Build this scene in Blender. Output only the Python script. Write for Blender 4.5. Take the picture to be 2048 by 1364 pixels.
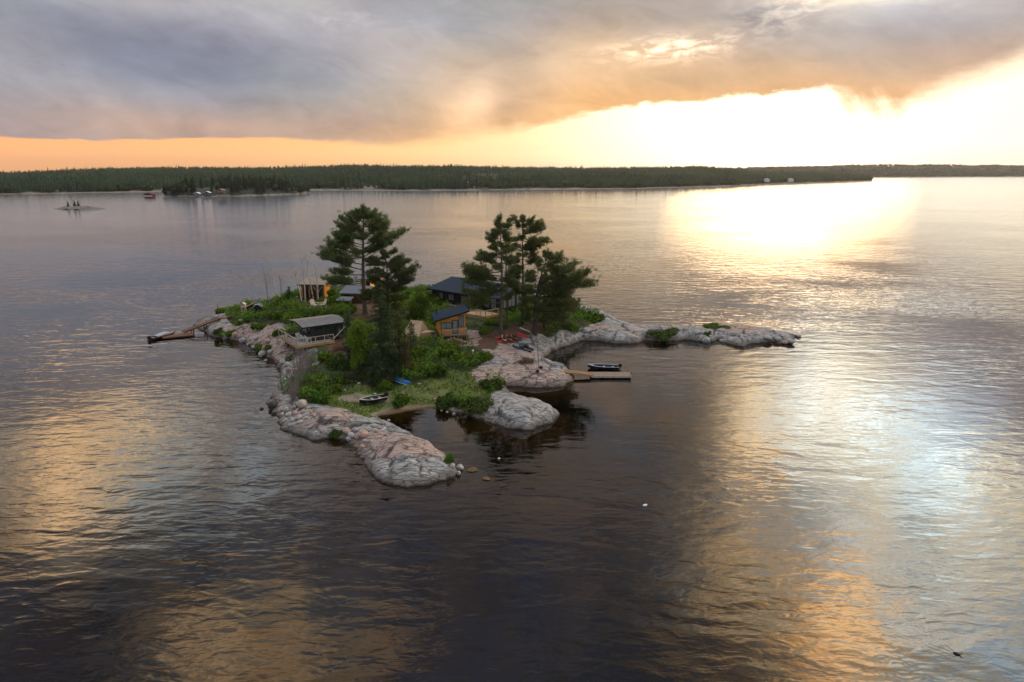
import bpy, math, random
import numpy as np
from mathutils import Vector, Matrix
for o in list(bpy.data.objects): bpy.data.objects.remove(o)
S = bpy.context.scene
COL = S.collection
# ------------------------------------------------------------------ camera
PITCH = math.radians(14.07); FPX = 1365.33; CAMZ = 28.0
cam = bpy.data.cameras.new('camera'); cam.lens = 24; cam.sensor_width = 36
cam.clip_start = .5; cam.clip_end = 20000
camo = bpy.data.objects.new('camera', cam); COL.objects.link(camo)
camo.location = (0, 0, CAMZ); camo.rotation_euler = (math.pi/2-PITCH, 0, 0)
S.camera = camo
S.view_settings.view_transform = 'Standard'; S.view_settings.look = 'None'
S.view_settings.exposure = 0.12; S.view_settings.gamma = 1
S.cycles.use_denoising = True
S.cycles.max_bounces = 8; S.cycles.diffuse_bounces = 2; S.cycles.glossy_bounces = 3
S.cycles.transparent_max_bounces = 10; S.cycles.volume_bounces = 0
S.cycles.sample_clamp_indirect = 6
# ------------------------------------------------------------------ node helpers
class X:
    """a socket with arithmetic"""
    def __init__(s, nt, sock): s.nt = nt; s.s = sock
    def _m(s, op, b=None, c=None, clamp=False):
        n = s.nt.nodes.new('ShaderNodeMath'); n.operation = op; n.use_clamp = clamp
        for i, v in enumerate((s, b, c)):
            if v is None: continue
            if isinstance(v, X): s.nt.links.new(v.s, n.inputs[i])
            else: n.inputs[i].default_value = v
        return X(s.nt, n.outputs[0])
    def __add__(s, b): return s._m('ADD', b)
    def __radd__(s, b): return s._m('ADD', b)
    def __sub__(s, b): return s._m('SUBTRACT', b)
    def __rsub__(s, b): return (s*-1)+b
    def __mul__(s, b): return s._m('MULTIPLY', b)
    def __rmul__(s, b): return s._m('MULTIPLY', b)
    def __truediv__(s, b): return s._m('DIVIDE', b)
    def __rtruediv__(s, b): return (s*0.+b)/s
    def mn(s, b): return s._m('MINIMUM', b)
    def mx(s, b): return s._m('MAXIMUM', b)
    def pw(s, b): return s._m('POWER', b)
    def fn(s, op): return s._m(op)
    def ss(s, a, b):
        n = s.nt.nodes.new('ShaderNodeMapRange'); n.interpolation_type = 'SMOOTHSTEP'
        for i, v in ((0, s), (1, a), (2, b)):
            if isinstance(v, X): s.nt.links.new(v.s, n.inputs[i])
            else: n.inputs[i].default_value = v
        return X(s.nt, n.outputs[0])
    def ls(s, a, b):
        n = s.nt.nodes.new('ShaderNodeMapRange')
        s.nt.links.new(s.s, n.inputs[0]); n.inputs[1].default_value = a; n.inputs[2].default_value = b
        return X(s.nt, n.outputs[0])
def ND(nt, t, **kw):
    n = nt.nodes.new(t)
    for k, v in kw.items():
        if k.startswith('i_'):
            k = k[2:].replace('_', ' ')
            inp = n.inputs[int(k)] if k.isdigit() else n.inputs[k]
            if isinstance(v, X): nt.links.new(v.s, inp)
            elif isinstance(v, bpy.types.NodeSocket): nt.links.new(v, inp)
            else: inp.default_value = v
        else: setattr(n, k, v)
    return n
def comb(nt, x, y, z):
    return ND(nt, 'ShaderNodeCombineXYZ', i_0=x, i_1=y, i_2=z).outputs[0]
def noise(nt, vec, scale, det=3, rough=.5, dist=0, out=0):
    n = ND(nt, 'ShaderNodeTexNoise', i_Vector=vec, i_Scale=scale, i_Detail=det, i_Roughness=rough, i_Distortion=dist)
    return X(nt, n.outputs[out])
def mixc(nt, f, a, b, blend='MIX'):
    n = ND(nt, 'ShaderNodeMix', data_type='RGBA', blend_type=blend)
    for i, v in ((0, f), (6, a), (7, b)):
        if isinstance(v, X): nt.links.new(v.s, n.inputs[i])
        elif isinstance(v, bpy.types.NodeSocket): nt.links.new(v, n.inputs[i])
        elif isinstance(v, tuple): n.inputs[i].default_value = (*v, 1) if len(v) == 3 else v
        else: n.inputs[i].default_value = v
    return n.outputs[2]
def ramp(nt, fac, stops, interp='LINEAR'):
    n = nt.nodes.new('ShaderNodeValToRGB'); r = n.color_ramp; r.interpolation = interp
    while len(r.elements) < len(stops): r.elements.new(.5)
    for i, (p, c) in enumerate(stops):
        r.elements[i].position = p
    for i, (p, c) in enumerate(stops):
        r.elements[i].color = (*c, 1)
    nt.links.new(fac.s if isinstance(fac, X) else fac, n.inputs[0])
    return n.outputs[0]
# ------------------------------------------------------------------ world: evening sky under a rain cloud
W = bpy.data.worlds.new('World'); S.world = W; W.use_nodes = True
nt = W.node_tree; nt.nodes.clear()
SUN_EL, SUN_AZ = -4.6, 21.0     # degrees; azimuth clockwise from +Y
tc = ND(nt, 'ShaderNodeTexCoord')
sep = ND(nt, 'ShaderNodeSeparateXYZ', i_0=tc.outputs['Generated'])
dx, dy, dz = (X(nt, sep.outputs[i]) for i in range(3))
az = dx._m('ARCTAN2', dy)*57.29578
el = dz.mn(.9999).mx(-.9999).fn('ARCSINE')*57.29578
SKY_AZ0, SKY_AZ1 = -40., 40.
SKY_EL = [0,2,3.5,5,6.5,8,9.5,11,12.5,15,17.5,20,22.5,25,28,31,34,38,42]
SKY_RGB = [
[55,52,56,54,52,56,57,54,56,60,56,56,63,57,56,65,58,56,66,59,56,69,60,55,70,61,54,72,62,52,78,64,51,84,67,50,86,69,50,88,70,50,89,71,51,90,72,52,90,72,53,90,72,53,90,72,53,90,72,53,90,73,54,91,73,54,93,77,56,97,82,60,99,84,64,98,84,64],
[55,53,57,54,52,56,58,54,57,60,56,57,64,58,55,66,58,56,66,58,55,70,61,55,70,61,55,73,62,51,78,64,51,86,68,49,87,70,49,88,70,49,90,72,51,90,73,51,90,73,53,90,73,53,90,73,53,90,72,53,90,73,53,90,73,53,91,74,54,97,81,58,99,86,66,99,85,65],
[56,54,58,56,54,58,59,56,58,64,58,59,68,61,58,66,59,58,67,60,57,66,60,57,66,59,56,64,57,54,71,62,53,81,67,51,84,68,50,86,68,49,90,72,51,90,73,51,90,72,53,90,72,53,90,73,53,90,72,53,90,72,53,90,72,53,91,74,54,97,82,59,99,85,66,98,84,64],
[57,56,59,56,55,59,58,57,60,61,59,61,57,57,60,55,54,58,53,53,57,58,57,58,58,57,58,66,61,57,72,64,56,86,70,55,77,64,52,73,61,51,87,70,51,88,70,51,86,70,53,86,70,53,86,70,55,85,69,54,84,68,53,81,66,51,84,69,54,94,79,59,98,84,66,94,81,64],
[58,57,60,59,58,61,58,57,60,53,53,58,47,49,55,48,50,56,48,50,56,55,56,59,56,57,60,65,62,61,70,64,59,78,67,57,74,64,55,71,62,54,83,70,56,85,71,57,76,65,53,76,65,54,77,66,55,76,65,55,75,64,55,68,62,58,71,62,56,75,64,56,88,76,64,83,72,62],
[55,55,59,56,55,59,55,55,59,49,50,57,48,50,57,49,50,57,49,50,57,57,57,61,58,58,61,65,62,62,68,63,61,74,66,58,70,62,56,69,61,54,80,68,56,83,70,57,83,71,59,81,69,58,73,64,57,70,64,60,68,64,62,68,62,60,66,60,58,67,60,58,69,62,58,71,64,60],
[55,54,58,52,53,57,52,53,57,51,52,58,55,55,61,55,55,61,59,58,62,61,60,64,62,61,64,66,63,63,65,62,62,68,64,61,64,60,57,64,58,55,77,66,55,80,68,55,82,71,60,79,69,60,62,58,57,66,62,60,65,62,61,64,61,62,62,60,62,63,61,62,65,62,62,67,62,61],
[60,59,61,61,59,62,54,54,58,57,57,60,61,60,62,61,60,63,63,62,65,66,65,67,66,65,67,62,61,63,60,60,62,57,57,60,59,58,58,60,57,57,67,59,54,68,60,53,66,60,56,66,60,56,62,60,60,75,70,67,78,73,68,65,63,64,65,62,62,67,63,63,67,60,58,67,60,58],
[61,59,62,62,60,62,61,59,62,63,59,61,63,59,61,63,61,63,64,63,65,69,68,68,69,68,68,58,57,60,58,57,59,57,57,57,58,57,58,57,57,57,62,58,55,62,58,55,64,60,58,66,61,59,75,70,67,82,73,65,104,94,81,133,118,95,104,89,74,83,71,66,71,63,61,71,62,60],
[59,56,58,55,52,55,70,63,63,65,62,63,65,62,63,73,66,65,69,65,65,68,65,66,66,64,65,60,58,61,59,58,59,58,57,58,59,57,58,59,57,57,64,59,56,70,62,57,78,67,59,80,69,62,82,71,63,98,85,72,116,102,86,165,147,121,114,102,89,95,83,80,79,70,70,79,70,70],
[76,69,64,74,67,64,97,83,73,104,88,77,95,82,74,77,68,66,69,65,65,71,66,66,71,66,66,66,63,63,63,60,61,62,59,59,63,59,58,65,60,58,68,61,57,68,60,56,71,63,57,79,67,59,88,75,64,164,137,101,128,114,98,183,178,161,162,157,147,148,143,134,105,96,94,101,92,90],
[108,90,74,110,92,75,139,111,80,109,96,83,95,84,75,65,63,66,79,73,71,79,73,71,78,71,69,74,68,66,67,63,61,64,59,57,63,58,56,65,60,56,67,60,57,66,59,56,66,59,56,82,70,61,85,73,62,181,148,106,166,150,129,173,160,140,199,197,182,182,178,165,161,158,149,161,159,150],
[104,86,70,165,122,83,143,111,82,106,97,86,89,84,78,87,82,76,85,76,73,83,74,70,82,73,69,75,68,66,66,61,59,61,56,54,60,56,54,61,56,54,65,58,55,63,58,55,64,58,55,84,72,62,88,75,64,146,118,87,159,137,110,171,153,129,197,188,169,196,186,166,191,181,165,185,182,171],
[72,65,61,150,113,78,111,89,70,85,81,77,90,86,82,88,84,80,70,67,66,77,70,67,65,60,59,65,60,59,62,58,57,60,56,54,60,56,54,60,56,54,64,58,55,63,56,54,63,56,53,87,75,65,93,79,67,135,111,89,137,119,100,141,134,122,162,154,142,195,180,156,197,181,156,184,177,163],
[47,46,50,54,52,53,50,49,51,64,62,62,56,55,58,58,56,58,55,52,56,54,51,55,62,57,58,61,57,57,56,53,56,57,54,56,60,55,54,60,55,54,66,59,57,68,60,58,69,61,57,86,75,66,94,81,69,135,108,79,113,108,105,123,115,108,148,134,121,195,167,133,204,174,139,163,160,154],
[49,46,51,50,47,51,49,48,49,52,50,51,52,50,54,64,63,64,63,60,61,59,56,58,58,55,57,51,48,53,54,51,54,56,53,56,57,53,55,59,55,56,61,56,57,61,56,57,68,62,61,73,68,65,119,99,77,146,117,83,157,125,92,185,148,110,184,152,120,204,167,127,199,177,149,159,162,162],
[46,43,47,52,48,51,58,55,56,118,93,69,114,93,71,73,70,68,98,84,69,69,66,66,66,65,66,56,53,56,54,51,54,54,51,55,52,49,53,53,49,54,58,54,57,56,53,55,48,47,50,72,64,60,81,70,61,135,108,79,149,118,85,225,175,124,220,174,130,206,175,140,150,153,152,141,148,153],
[56,52,53,62,57,56,64,59,57,105,85,66,124,96,70,121,95,72,119,94,71,90,78,66,120,95,72,107,87,70,59,55,60,58,55,60,55,52,57,58,56,60,58,56,60,55,53,57,53,51,54,53,51,54,80,68,58,89,72,59,146,114,84,157,123,91,221,173,125,210,173,133,193,168,139,171,160,142],
[70,62,59,76,66,60,85,73,63,97,80,66,106,86,68,111,89,70,108,88,70,107,88,69,102,85,69,67,62,62,61,57,61,61,57,60,57,54,59,54,52,57,54,52,57,54,52,56,51,49,52,52,50,52,69,61,57,92,76,63,115,93,73,140,113,86,165,134,102,179,147,115,179,152,122,174,152,126]]
v1 = comb(nt, az*.06, el*.16, 0.0)
nA = ND(nt, 'ShaderNodeTexNoise', i_Vector=v1, i_Scale=1.0, i_Detail=6, i_Roughness=.58)
sA = ND(nt, 'ShaderNodeSeparateXYZ', i_0=nA.outputs['Color'])
wx, wy = X(nt, sA.outputs[0])-.5, X(nt, sA.outputs[1])-.5
hi = el.ss(12., 20.)
azw = az + wx*(hi*9.+7.)
elw = el + wy*(hi*6.+3.0)
fa = (azw-SKY_AZ0)/(SKY_AZ1-SKY_AZ0)
ncol = len(SKY_RGB[0])//3
rows = []
for r in range(len(SKY_EL)):
    st = []
    for c in range(ncol):

        st.append((c/(ncol-1.), tuple(SKY_RGB[r][c*3+k]/255. for k in (0, 1, 2))))
    rows.append(ramp(nt, fa, st, 'B_SPLINE'))
colr = rows[0]
for r in range(1, len(rows)):
    colr = mixc(nt, elw.ls(SKY_EL[r-1], SKY_EL[r]), colr, rows[r])
zen = elw.ss(42., 60.)
colr = mixc(nt, zen, colr, (.50, .535, .58))
# decode (square-root coded, full scale 6)
sq = ND(nt, 'ShaderNodeVectorMath', operation='MULTIPLY'); nt.links.new(colr, sq.inputs[0]); nt.links.new(colr, sq.inputs[1])
sc6 = ND(nt, 'ShaderNodeVectorMath', operation='SCALE', i_0=sq.outputs[0]); sc6.inputs['Scale'].default_value = 6.
# fine cloud texture, streaked rain shafts near the cloud base
n2 = noise(nt, comb(nt, az*.12+el*.03, el*.30, 3.0), 1.0, 7, .6, .6)
n3 = noise(nt, comb(nt, az*.55+el*.14, el*.05, 8.0), 1.0, 3, .5)
n4s = noise(nt, comb(nt, az*.24+el*.22, el*.42, 6.0), 1.0, 8, .64, 1.2)
tex = (n2-.5)*(hi*1.5+.55) + (n3-.5)*(el.ss(11., 5.)*.16) + 1.
def blob(a0, e0, sa, se, rot=0.):
    u = az-a0; v = el-e0
    if rot: u, v = u+v*rot, v-u*rot
    return (u*u*(-1./(sa*sa))+v*v*(-1./(se*se))).fn('EXPONENT')
wisp = noise(nt, comb(nt, az*.5+el*.3, el*1.5-az*.2, 2.0), 1.0, 6, .62, .5)
rim = wisp.ls(.44, .62)
glint = blob(12.2, 8.9, 4.4, .75, .05)*rim*.75+blob(2.5, 7.5, 4.5, 3.5, .2)*.07+blob(-3.2, 4.6, 2.2, 1.6)*.16+blob(21.5, 11.6, 3.5, 1.4, .3)*rim*.35+blob(-13., 10.8, 3.5, .8)*rim*.10+blob(-2.3, 6.2, 1.6, 1.6)*.10
shade = 1.-(blob(8.5, 11.2, 5., .8)*.10+blob(18.5, 10.6, 2.2, .8)*(wisp.ls(.6, .4))*.22+blob(-26., 8.6, 9., 1.9)*.17+blob(-18., 5.2, 5., 1.4, -.2)*.10+blob(-.6, 4.6, 1.4, 2.4, -.3)*.14+blob(27., 8.6, 7., 1.6)*.10)
tex = tex*shade+(n4s-.5)*.46
cloudb = ND(nt, 'ShaderNodeVectorMath', operation='SCALE'); nt.links.new(mixc(nt, 1., (0, 0, 0), (1., .80, .56)), cloudb.inputs[0]); nt.links.new(glint.s, cloudb.inputs['Scale'])
lowwarm = mixc(nt, el.ss(11., 5.)*az.ss(-8., 6.), (1., 1., 1.), (1.10, .93, .72))
lw2 = ND(nt, 'ShaderNodeVectorMath', operation='MULTIPLY', i_0=lowwarm, i_1=mixc(nt, el.ss(6.5, 2.5)*az.ss(2., -6.), (1., 1., 1.), (1.12, .97, .84)))
scw = ND(nt, 'ShaderNodeVectorMath', operation='MULTIPLY', i_0=sc6.outputs[0], i_1=lw2.outputs[0])
sc6b = ND(nt, 'ShaderNodeVectorMath', operation='ADD', i_0=scw.outputs[0], i_1=cloudb.outputs[0])
patch = noise(nt, comb(nt, az*.16, el*.30+az*.04, 12.0), 1.0, 5, .6, .6)
warm = mixc(nt, patch.ls(.40, .60), (.64, .81, 1.0), (1.12, .92, .66))
tintm = ND(nt, 'ShaderNodeVectorMath', operation='MULTIPLY', i_0=mixc(nt, hi*.85, (1., 1., 1.), warm), i_1=sc6b.outputs[0])
silver = ND(nt, 'ShaderNodeVectorMath', operation='SCALE', i_0=mixc(nt, 1., (0, 0, 0), (.80, .95, 1.0))); nt.links.new(((blob(27.7, 18.5, 4.5, 4.5)*2.6+blob(34., 20., 6., 4.)*1.6+blob(24., 26., 6., 3.)*1.0+blob(-26., 23., 8., 3.)*.9+blob(33., 30., 6., 5.)*1.2)*(patch.ls(.64, .44))).s, silver.inputs['Scale'])
gold = ND(nt, 'ShaderNodeVectorMath', operation='SCALE', i_0=mixc(nt, 1., (0, 0, 0), (1.0, .66, .34))); nt.links.new(((blob(20.5, 19., 2.6, 3.2)*3.4+blob(24.5, 15., 2.5, 2.)*1.6+blob(-35.6, 22.5, 3.5, 3.6)*2.6+blob(-29.5, 18.5, 4.5, 2.2)*1.9+blob(30., 31., 6., 4.)*2.4+blob(-28., 35.5, 4., 3.5)*1.6+blob(-20., 36., 3., 3.)*1.1+blob(20., 33., 3.5, 5.)*1.2)*(patch.ls(.40, .60)*.9+.1)).s, gold.inputs['Scale'])
tsum0 = ND(nt, 'ShaderNodeVectorMath', operation='ADD', i_0=tintm.outputs[0], i_1=silver.outputs[0])
tsum = ND(nt, 'ShaderNodeVectorMath', operation='ADD', i_0=tsum0.outputs[0], i_1=gold.outputs[0])
cloud = ND(nt, 'ShaderNodeVectorMath', operation='SCALE', i_0=tsum.outputs[0])
nt.links.new((tex*(1.2-hi*.12)).mx(.2).s, cloud.inputs['Scale'])
# the clear strip under the cloud base
fa0 = (az+50.)/100.
P_ = lambda a: (a+50.)/100.
G0 = [(-50,(1.0,.43,.17)),(-30,(1.06,.50,.20)),(-18,(1.08,.56,.22)),(-8,(1.12,.68,.29)),(0,(1.2,.84,.43)),(6,(1.3,1.02,.66)),(12,(1.7,1.38,.98)),(17,(2.2,1.75,1.2)),(21,(2.5,2.0,1.4)),(26,(1.75,1.45,1.08)),(33,(1.4,1.17,.86)),(42,(1.3,1.05,.72)),(50,(1.1,.75,.40))]
glow = ramp(nt, fa0, [(P_(a), tuple(v/6. for v in c)) for a, c in G0], 'B_SPLINE')
glow = ND(nt, 'ShaderNodeVectorMath', operation='SCALE', i_0=glow)
gk = (1.+ el.ss(0., 1.2)*.10 )*(1.+(noise(nt, comb(nt, az*.05, el*1.3, 5.0), 1.0, 4)-.5)*.14)*6.
nt.links.new(gk.s, glow.inputs['Scale'])
# nishita adds the clear-air colour low in the strip
nsky = ND(nt, 'ShaderNodeTexSky', sky_type='NISHITA', sun_disc=False, sun_elevation=math.radians(SUN_EL), sun_rotation=math.radians(SUN_AZ), dust_density=1.5)
nsk = ND(nt, 'ShaderNodeVectorMath', operation='SCALE', i_0=nsky.outputs[0]); nsk.inputs['Scale'].default_value = .02
glow2 = ND(nt, 'ShaderNodeVectorMath', operation='ADD', i_0=glow.outputs[0], i_1=nsk.outputs[0])
EDGE = [(-35.73,2.05),(-30.09,2.02),(-22.65,2.33),(-18.06,2.37),(-12.85,2.09),(-8.97,1.93),(-4.98,2.6),(-0.96,3.03),(3.04,3.67),(6.99,4.52),(10.85,5.1),(14.62,5.2),(18.25,5.39),(21.72,5.62),(23.6,5.75),(24.8,5.0),(26.6,4.5),(28.03,4.35),(29.77,4.99),(32.52,5.94),(35.03,6.82),(48,9.5)]
WID = [.12,.12,.14,.15,.3,.55,.8,.9,.4,.3,.25,.25,.25,.28,.4,1.2,1.3,1.2,1.2,1.3,1.4,1.6]
ed = ND(nt, 'ShaderNodeSeparateXYZ', i_0=ramp(nt, fa0, [(P_(a), (e/10., w/2., 0)) for (a, e), w in zip(EDGE, WID)]))
ee = X(nt, ed.outputs[0])*10. + (noise(nt, comb(nt, az*.35, el*.8, 1.0), 1.0, 6, .65)-.5)*1.5*az.ss(-24., 5.) + (noise(nt, comb(nt, az*.12, el*.5, 7.0), 1.0, 4, .55)-.5)*.5 + (noise(nt, comb(nt, az*.5, el*2.2, 9.0), 1.0, 5, .6)-.5)*.45
ee = ee-(noise(nt, comb(nt, az*.55+el*.35, el*.2, 4.), 1.0, 4, .6)-.40).mx(0.)*az.ss(23.5, 25.5)*az.ss(31., 27.)*3.6
wd = X(nt, ed.outputs[1])*2.
mask = el.ss(ee-wd, ee+wd)
full = mixc(nt, mask, glow2.outputs[0], cloud.outputs[0])
# below the horizon the dome is dull
full = mixc(nt, dz.ls(-.001, -.05), full, (.02, .02, .02))
# dome behind the camera is a plain grey deck of cloud
back = (dy*-1.).ss(-.2, .5)
full = mixc(nt, back, full, mixc(nt, dz.ls(0., -.02), (.42, .45, .50), (.02, .02, .02)))
bg = ND(nt, 'ShaderNodeBackground', i_Strength=1.0); nt.links.new(full, bg.inputs[0])
wo = ND(nt, 'ShaderNodeOutputWorld'); nt.links.new(bg.outputs[0], wo.inputs[0])
W.cycles.sampling_method = 'MANUAL'; W.cycles.sample_map_resolution = 512
# ------------------------------------------------------------------ sun, low and veiled by the cloud
sl = bpy.data.lights.new('sun', 'SUN'); sl.energy = 0.5; sl.angle = math.radians(22); sl.color = (1, .58, .27)
so = bpy.data.objects.new('sun', sl); COL.objects.link(so)
a_, e_ = math.radians(SUN_AZ), math.radians(SUN_EL)
sd = Vector((math.sin(a_)*math.cos(e_), math.cos(a_)*math.cos(e_), math.sin(e_)))
so.rotation_euler = sd.to_track_quat('Z', 'Y').to_euler()
so.location = sd*50
# ------------------------------------------------------------------ projection helpers (from a place in the photo to a place on the ground)
def ray(px, py):
    x = (px-1024)/FPX; u = (682-py)/FPX
    return np.array([x, math.cos(PITCH)+math.sin(PITCH)*u, -math.sin(PITCH)+math.cos(PITCH)*u])
def at(px, py, z=0.):
    d = ray(px, py); t = (z-CAMZ)/d[2]
    return d[0]*t, d[1]*t
def mpp(p):  # metres per photo pixel at a world point
    return math.dist((p[0], p[1], p[2]), (0, 0, CAMZ))/FPX
rs = np.random.RandomState(5); random.seed(5)
# ------------------------------------------------------------------ mesh helpers
def setp(o, label=None, cat=None, group=None, kind=None):
    if label: o['label'] = label
    if cat: o['category'] = cat
    if group: o['group'] = group
    if kind: o['kind'] = kind
    return o
def npmesh(name, V, F, mat, parent=None, smooth=False, attrs=None, fmat=None):
    """V n*3 array, F m*k array (all faces k-gons) -> linked object"""
    V = np.asarray(V, dtype=np.float32); F = np.asarray(F, dtype=np.int32)
    me = bpy.data.meshes.new(name)
    me.vertices.add(len(V)); me.vertices.foreach_set('co', V.ravel())
    k = F.shape[1]
    me.loops.add(F.size); me.loops.foreach_set('vertex_index', F.ravel())
    me.polygons.add(len(F)); me.polygons.foreach_set('loop_start', np.arange(0, F.size, k, dtype=np.int32))
    if smooth: me.polygons.foreach_set('use_smooth', np.ones(len(F), dtype=bool))
    me.update(calc_edges=True)
    for an, av in (attrs or {}).items():
        a = me.attributes.new(an, 'FLOAT', 'POINT'); a.data.foreach_set('value', np.asarray(av, dtype=np.float32))
    me.materials.append(mat)
    o = bpy.data.objects.new(name, me); COL.objects.link(o)
    if parent: o.parent = parent
    return o
class MB:
    def __init__(s): s.v = []; s.f = []
    def add(s, vs, fs):
        b = len(s.v); s.v += [tuple(v) for v in vs]; s.f += [tuple(b+i for i in f) for f in fs]; return s
    def box(s, x0, x1, y0, y1, z0, z1):
        return s.add([(x0,y0,z0),(x1,y0,z0),(x1,y1,z0),(x0,y1,z0),(x0,y0,z1),(x1,y0,z1),(x1,y1,z1),(x0,y1,z1)],
            [(0,3,2,1),(4,5,6,7),(0,1,5,4),(1,2,6,5),(2,3,7,6),(3,0,4,7)])
    def beam(s, p, q, w, h=None):
        h = h or w; p = Vector(p); q = Vector(q); d = (q-p).normalized()
        up = Vector((0,0,1)) if abs(d.z) < .95 else Vector((0,1,0))
        r = d.cross(up).normalized()*w/2; u = r.cross(d).normalized()*h/2
        vs = [p-r-u, p+r-u, p+r+u, p-r+u, q-r-u, q+r-u, q+r+u, q-r+u]
        return s.add(vs, [(0,3,2,1),(4,5,6,7),(0,1,5,4),(1,2,6,5),(2,3,7,6),(3,0,4,7)])
    def tube(s, pts, rad, n=6):
        pts = [Vector(p) for p in pts]; b = len(s.v)
        if not hasattr(rad, '__len__'): rad = [rad]*len(pts)
        for i, p in enumerate(pts):
            d = (pts[min(i+1, len(pts)-1)]-pts[max(i-1, 0)]).normalized()
            a = d.cross(Vector((.31, .17, 1)) if abs(d.z) < .9 else Vector((1, .1, 0))).normalized(); c = d.cross(a)
            for k in range(n):
                t = 2*math.pi*k/n
                s.v.append(tuple(p+(a*math.cos(t)+c*math.sin(t))*rad[i]))
        for i in range(len(pts)-1):
            for k in range(n):
                k2 = (k+1) % n
                s.f.append((b+i*n+k, b+i*n+k2, b+(i+1)*n+k2, b+(i+1)*n+k))
        s.f.append(tuple(b+k for k in range(n))[::-1]); e = b+(len(pts)-1)*n
        s.f.append(tuple(e+k for k in range(n)))
        return s
    def cyl(s, x, y, z0, z1, r, n=10): return s.tube([(x,y,z0),(x,y,z1)], r, n)
    def prism(s, poly, axis, a, b):
        """poly: 2-D outline; axis: which axis it is extruded along"""
        def P(p, t): return {'x': (t, p[0], p[1]), 'y': (p[0], t, p[1]), 'z': (p[0], p[1], t)}[axis]
        n = len(poly); vs = [P(p, a) for p in poly]+[P(p, b) for p in poly]
        fs = [tuple(range(n)), tuple(range(2*n-1, n-1, -1))]+[(i, (i+1) % n+0, n+(i+1) % n, n+i)[::-1] for i in range(n)]
        return s.add(vs, fs)
    def build(s, name, mat, parent=None, smooth=False, M=None):
        me = bpy.data.meshes.new(name)
        vs = s.v if M is None else [tuple(M @ Vector(v)) for v in s.v]
        me.from_pydata(vs, [], s.f); me.materials.append(mat)
        import bmesh
        bm = bmesh.new(); bm.from_mesh(me); bmesh.ops.recalc_face_normals(bm, faces=bm.faces); bm.to_mesh(me); bm.free()
        if smooth:
            me.polygons.foreach_set('use_smooth', [True]*len(me.polygons))
            try: me.set_sharp_from_angle(angle=math.radians(40))
            except Exception: pass
        o = bpy.data.objects.new(name, me); COL.objects.link(o)
        if parent: o.parent = parent
        return o
def thing(name, label, cat, loc=(0,0,0), rz=0, group=None):
    o = bpy.data.objects.new(name, None); COL.objects.link(o); o.empty_display_size = .3
    o.location = loc; o.rotation_euler = (0, 0, rz)
    return setp(o, label, cat, group)
def copy_tree(o, parent=None):
    c = o.copy(); COL.objects.link(c)
    if parent: c.parent = parent
    for ch in list(o.children): copy_tree(ch, c)
    return c
# ------------------------------------------------------------------ materials
def mat(name, col, rough=.7, metal=0., var=.0, vscale=3., col2=None, bump=0., bscale=20., spec=.3, stretch=None):
    m = bpy.data.materials.new(name); m.use_nodes = True; nt = m.node_tree; b = nt.nodes['Principled BSDF']
    b.inputs['Roughness'].default_value = rough; b.inputs['Metallic'].default_value = metal
    b.inputs['Specular IOR Level'].default_value = spec
    tcn = ND(nt, 'ShaderNodeTexCoord'); vec = tcn.outputs['Object']
    if stretch:
        mp = ND(nt, 'ShaderNodeMapping', i_Vector=vec); mp.inputs['Scale'].default_value = stretch; vec = mp.outputs[0]
    c2 = col2 or tuple(c*(1-var) for c in col)
    n = noise(nt, vec, vscale, 4, .6)
    nt.links.new(mixc(nt, n.ls(.3, .7), c2, col), b.inputs['Base Color'])
    if bump:
        bn = ND(nt, 'ShaderNodeBump', i_Strength=bump, i_Height=noise(nt, vec, bscale, 3))
        bn.inputs['Distance'].default_value = .02
        nt.links.new(bn.outputs[0], b.inputs['Normal'])
    return m
def boards(name, colA, colB, axis='z', per=.14, rough=.75, spec=.2):
    """timber boards: thin dark joints, each board its own shade"""
    m = bpy.data.materials.new(name); m.use_nodes = True; nt = m.node_tree; b = nt.nodes['Principled BSDF']
    b.inputs['Roughness'].default_value = rough; b.inputs['Specular IOR Level'].default_value = spec
    sp = ND(nt, 'ShaderNodeSeparateXYZ', i_0=ND(nt, 'ShaderNodeTexCoord').outputs['Object'])
    if axis == 'xy': c = X(nt, sp.outputs[0])+X(nt, sp.outputs[1])
    else: c = X(nt, sp.outputs['xyz'.index(axis)])
    u = c/per; k = u.fn('FLOOR'); fr = u-k
    wn = ND(nt, 'ShaderNodeTexWhiteNoise', noise_dimensions='1D', i_W=k)
    grain = noise(nt, ND(nt, 'ShaderNodeTexCoord').outputs['Object'], 6., 4, .6)
    shade = X(nt, wn.outputs[0])*.6+grain.ls(.3, .7)*.4
    cc = mixc(nt, shade, colA, colB)
    cc = mixc(nt, fr.ls(.10, .03), cc, tuple(v*.35 for v in colA))
    nt.links.new(cc, b.inputs['Base Color'])
    return m
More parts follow.
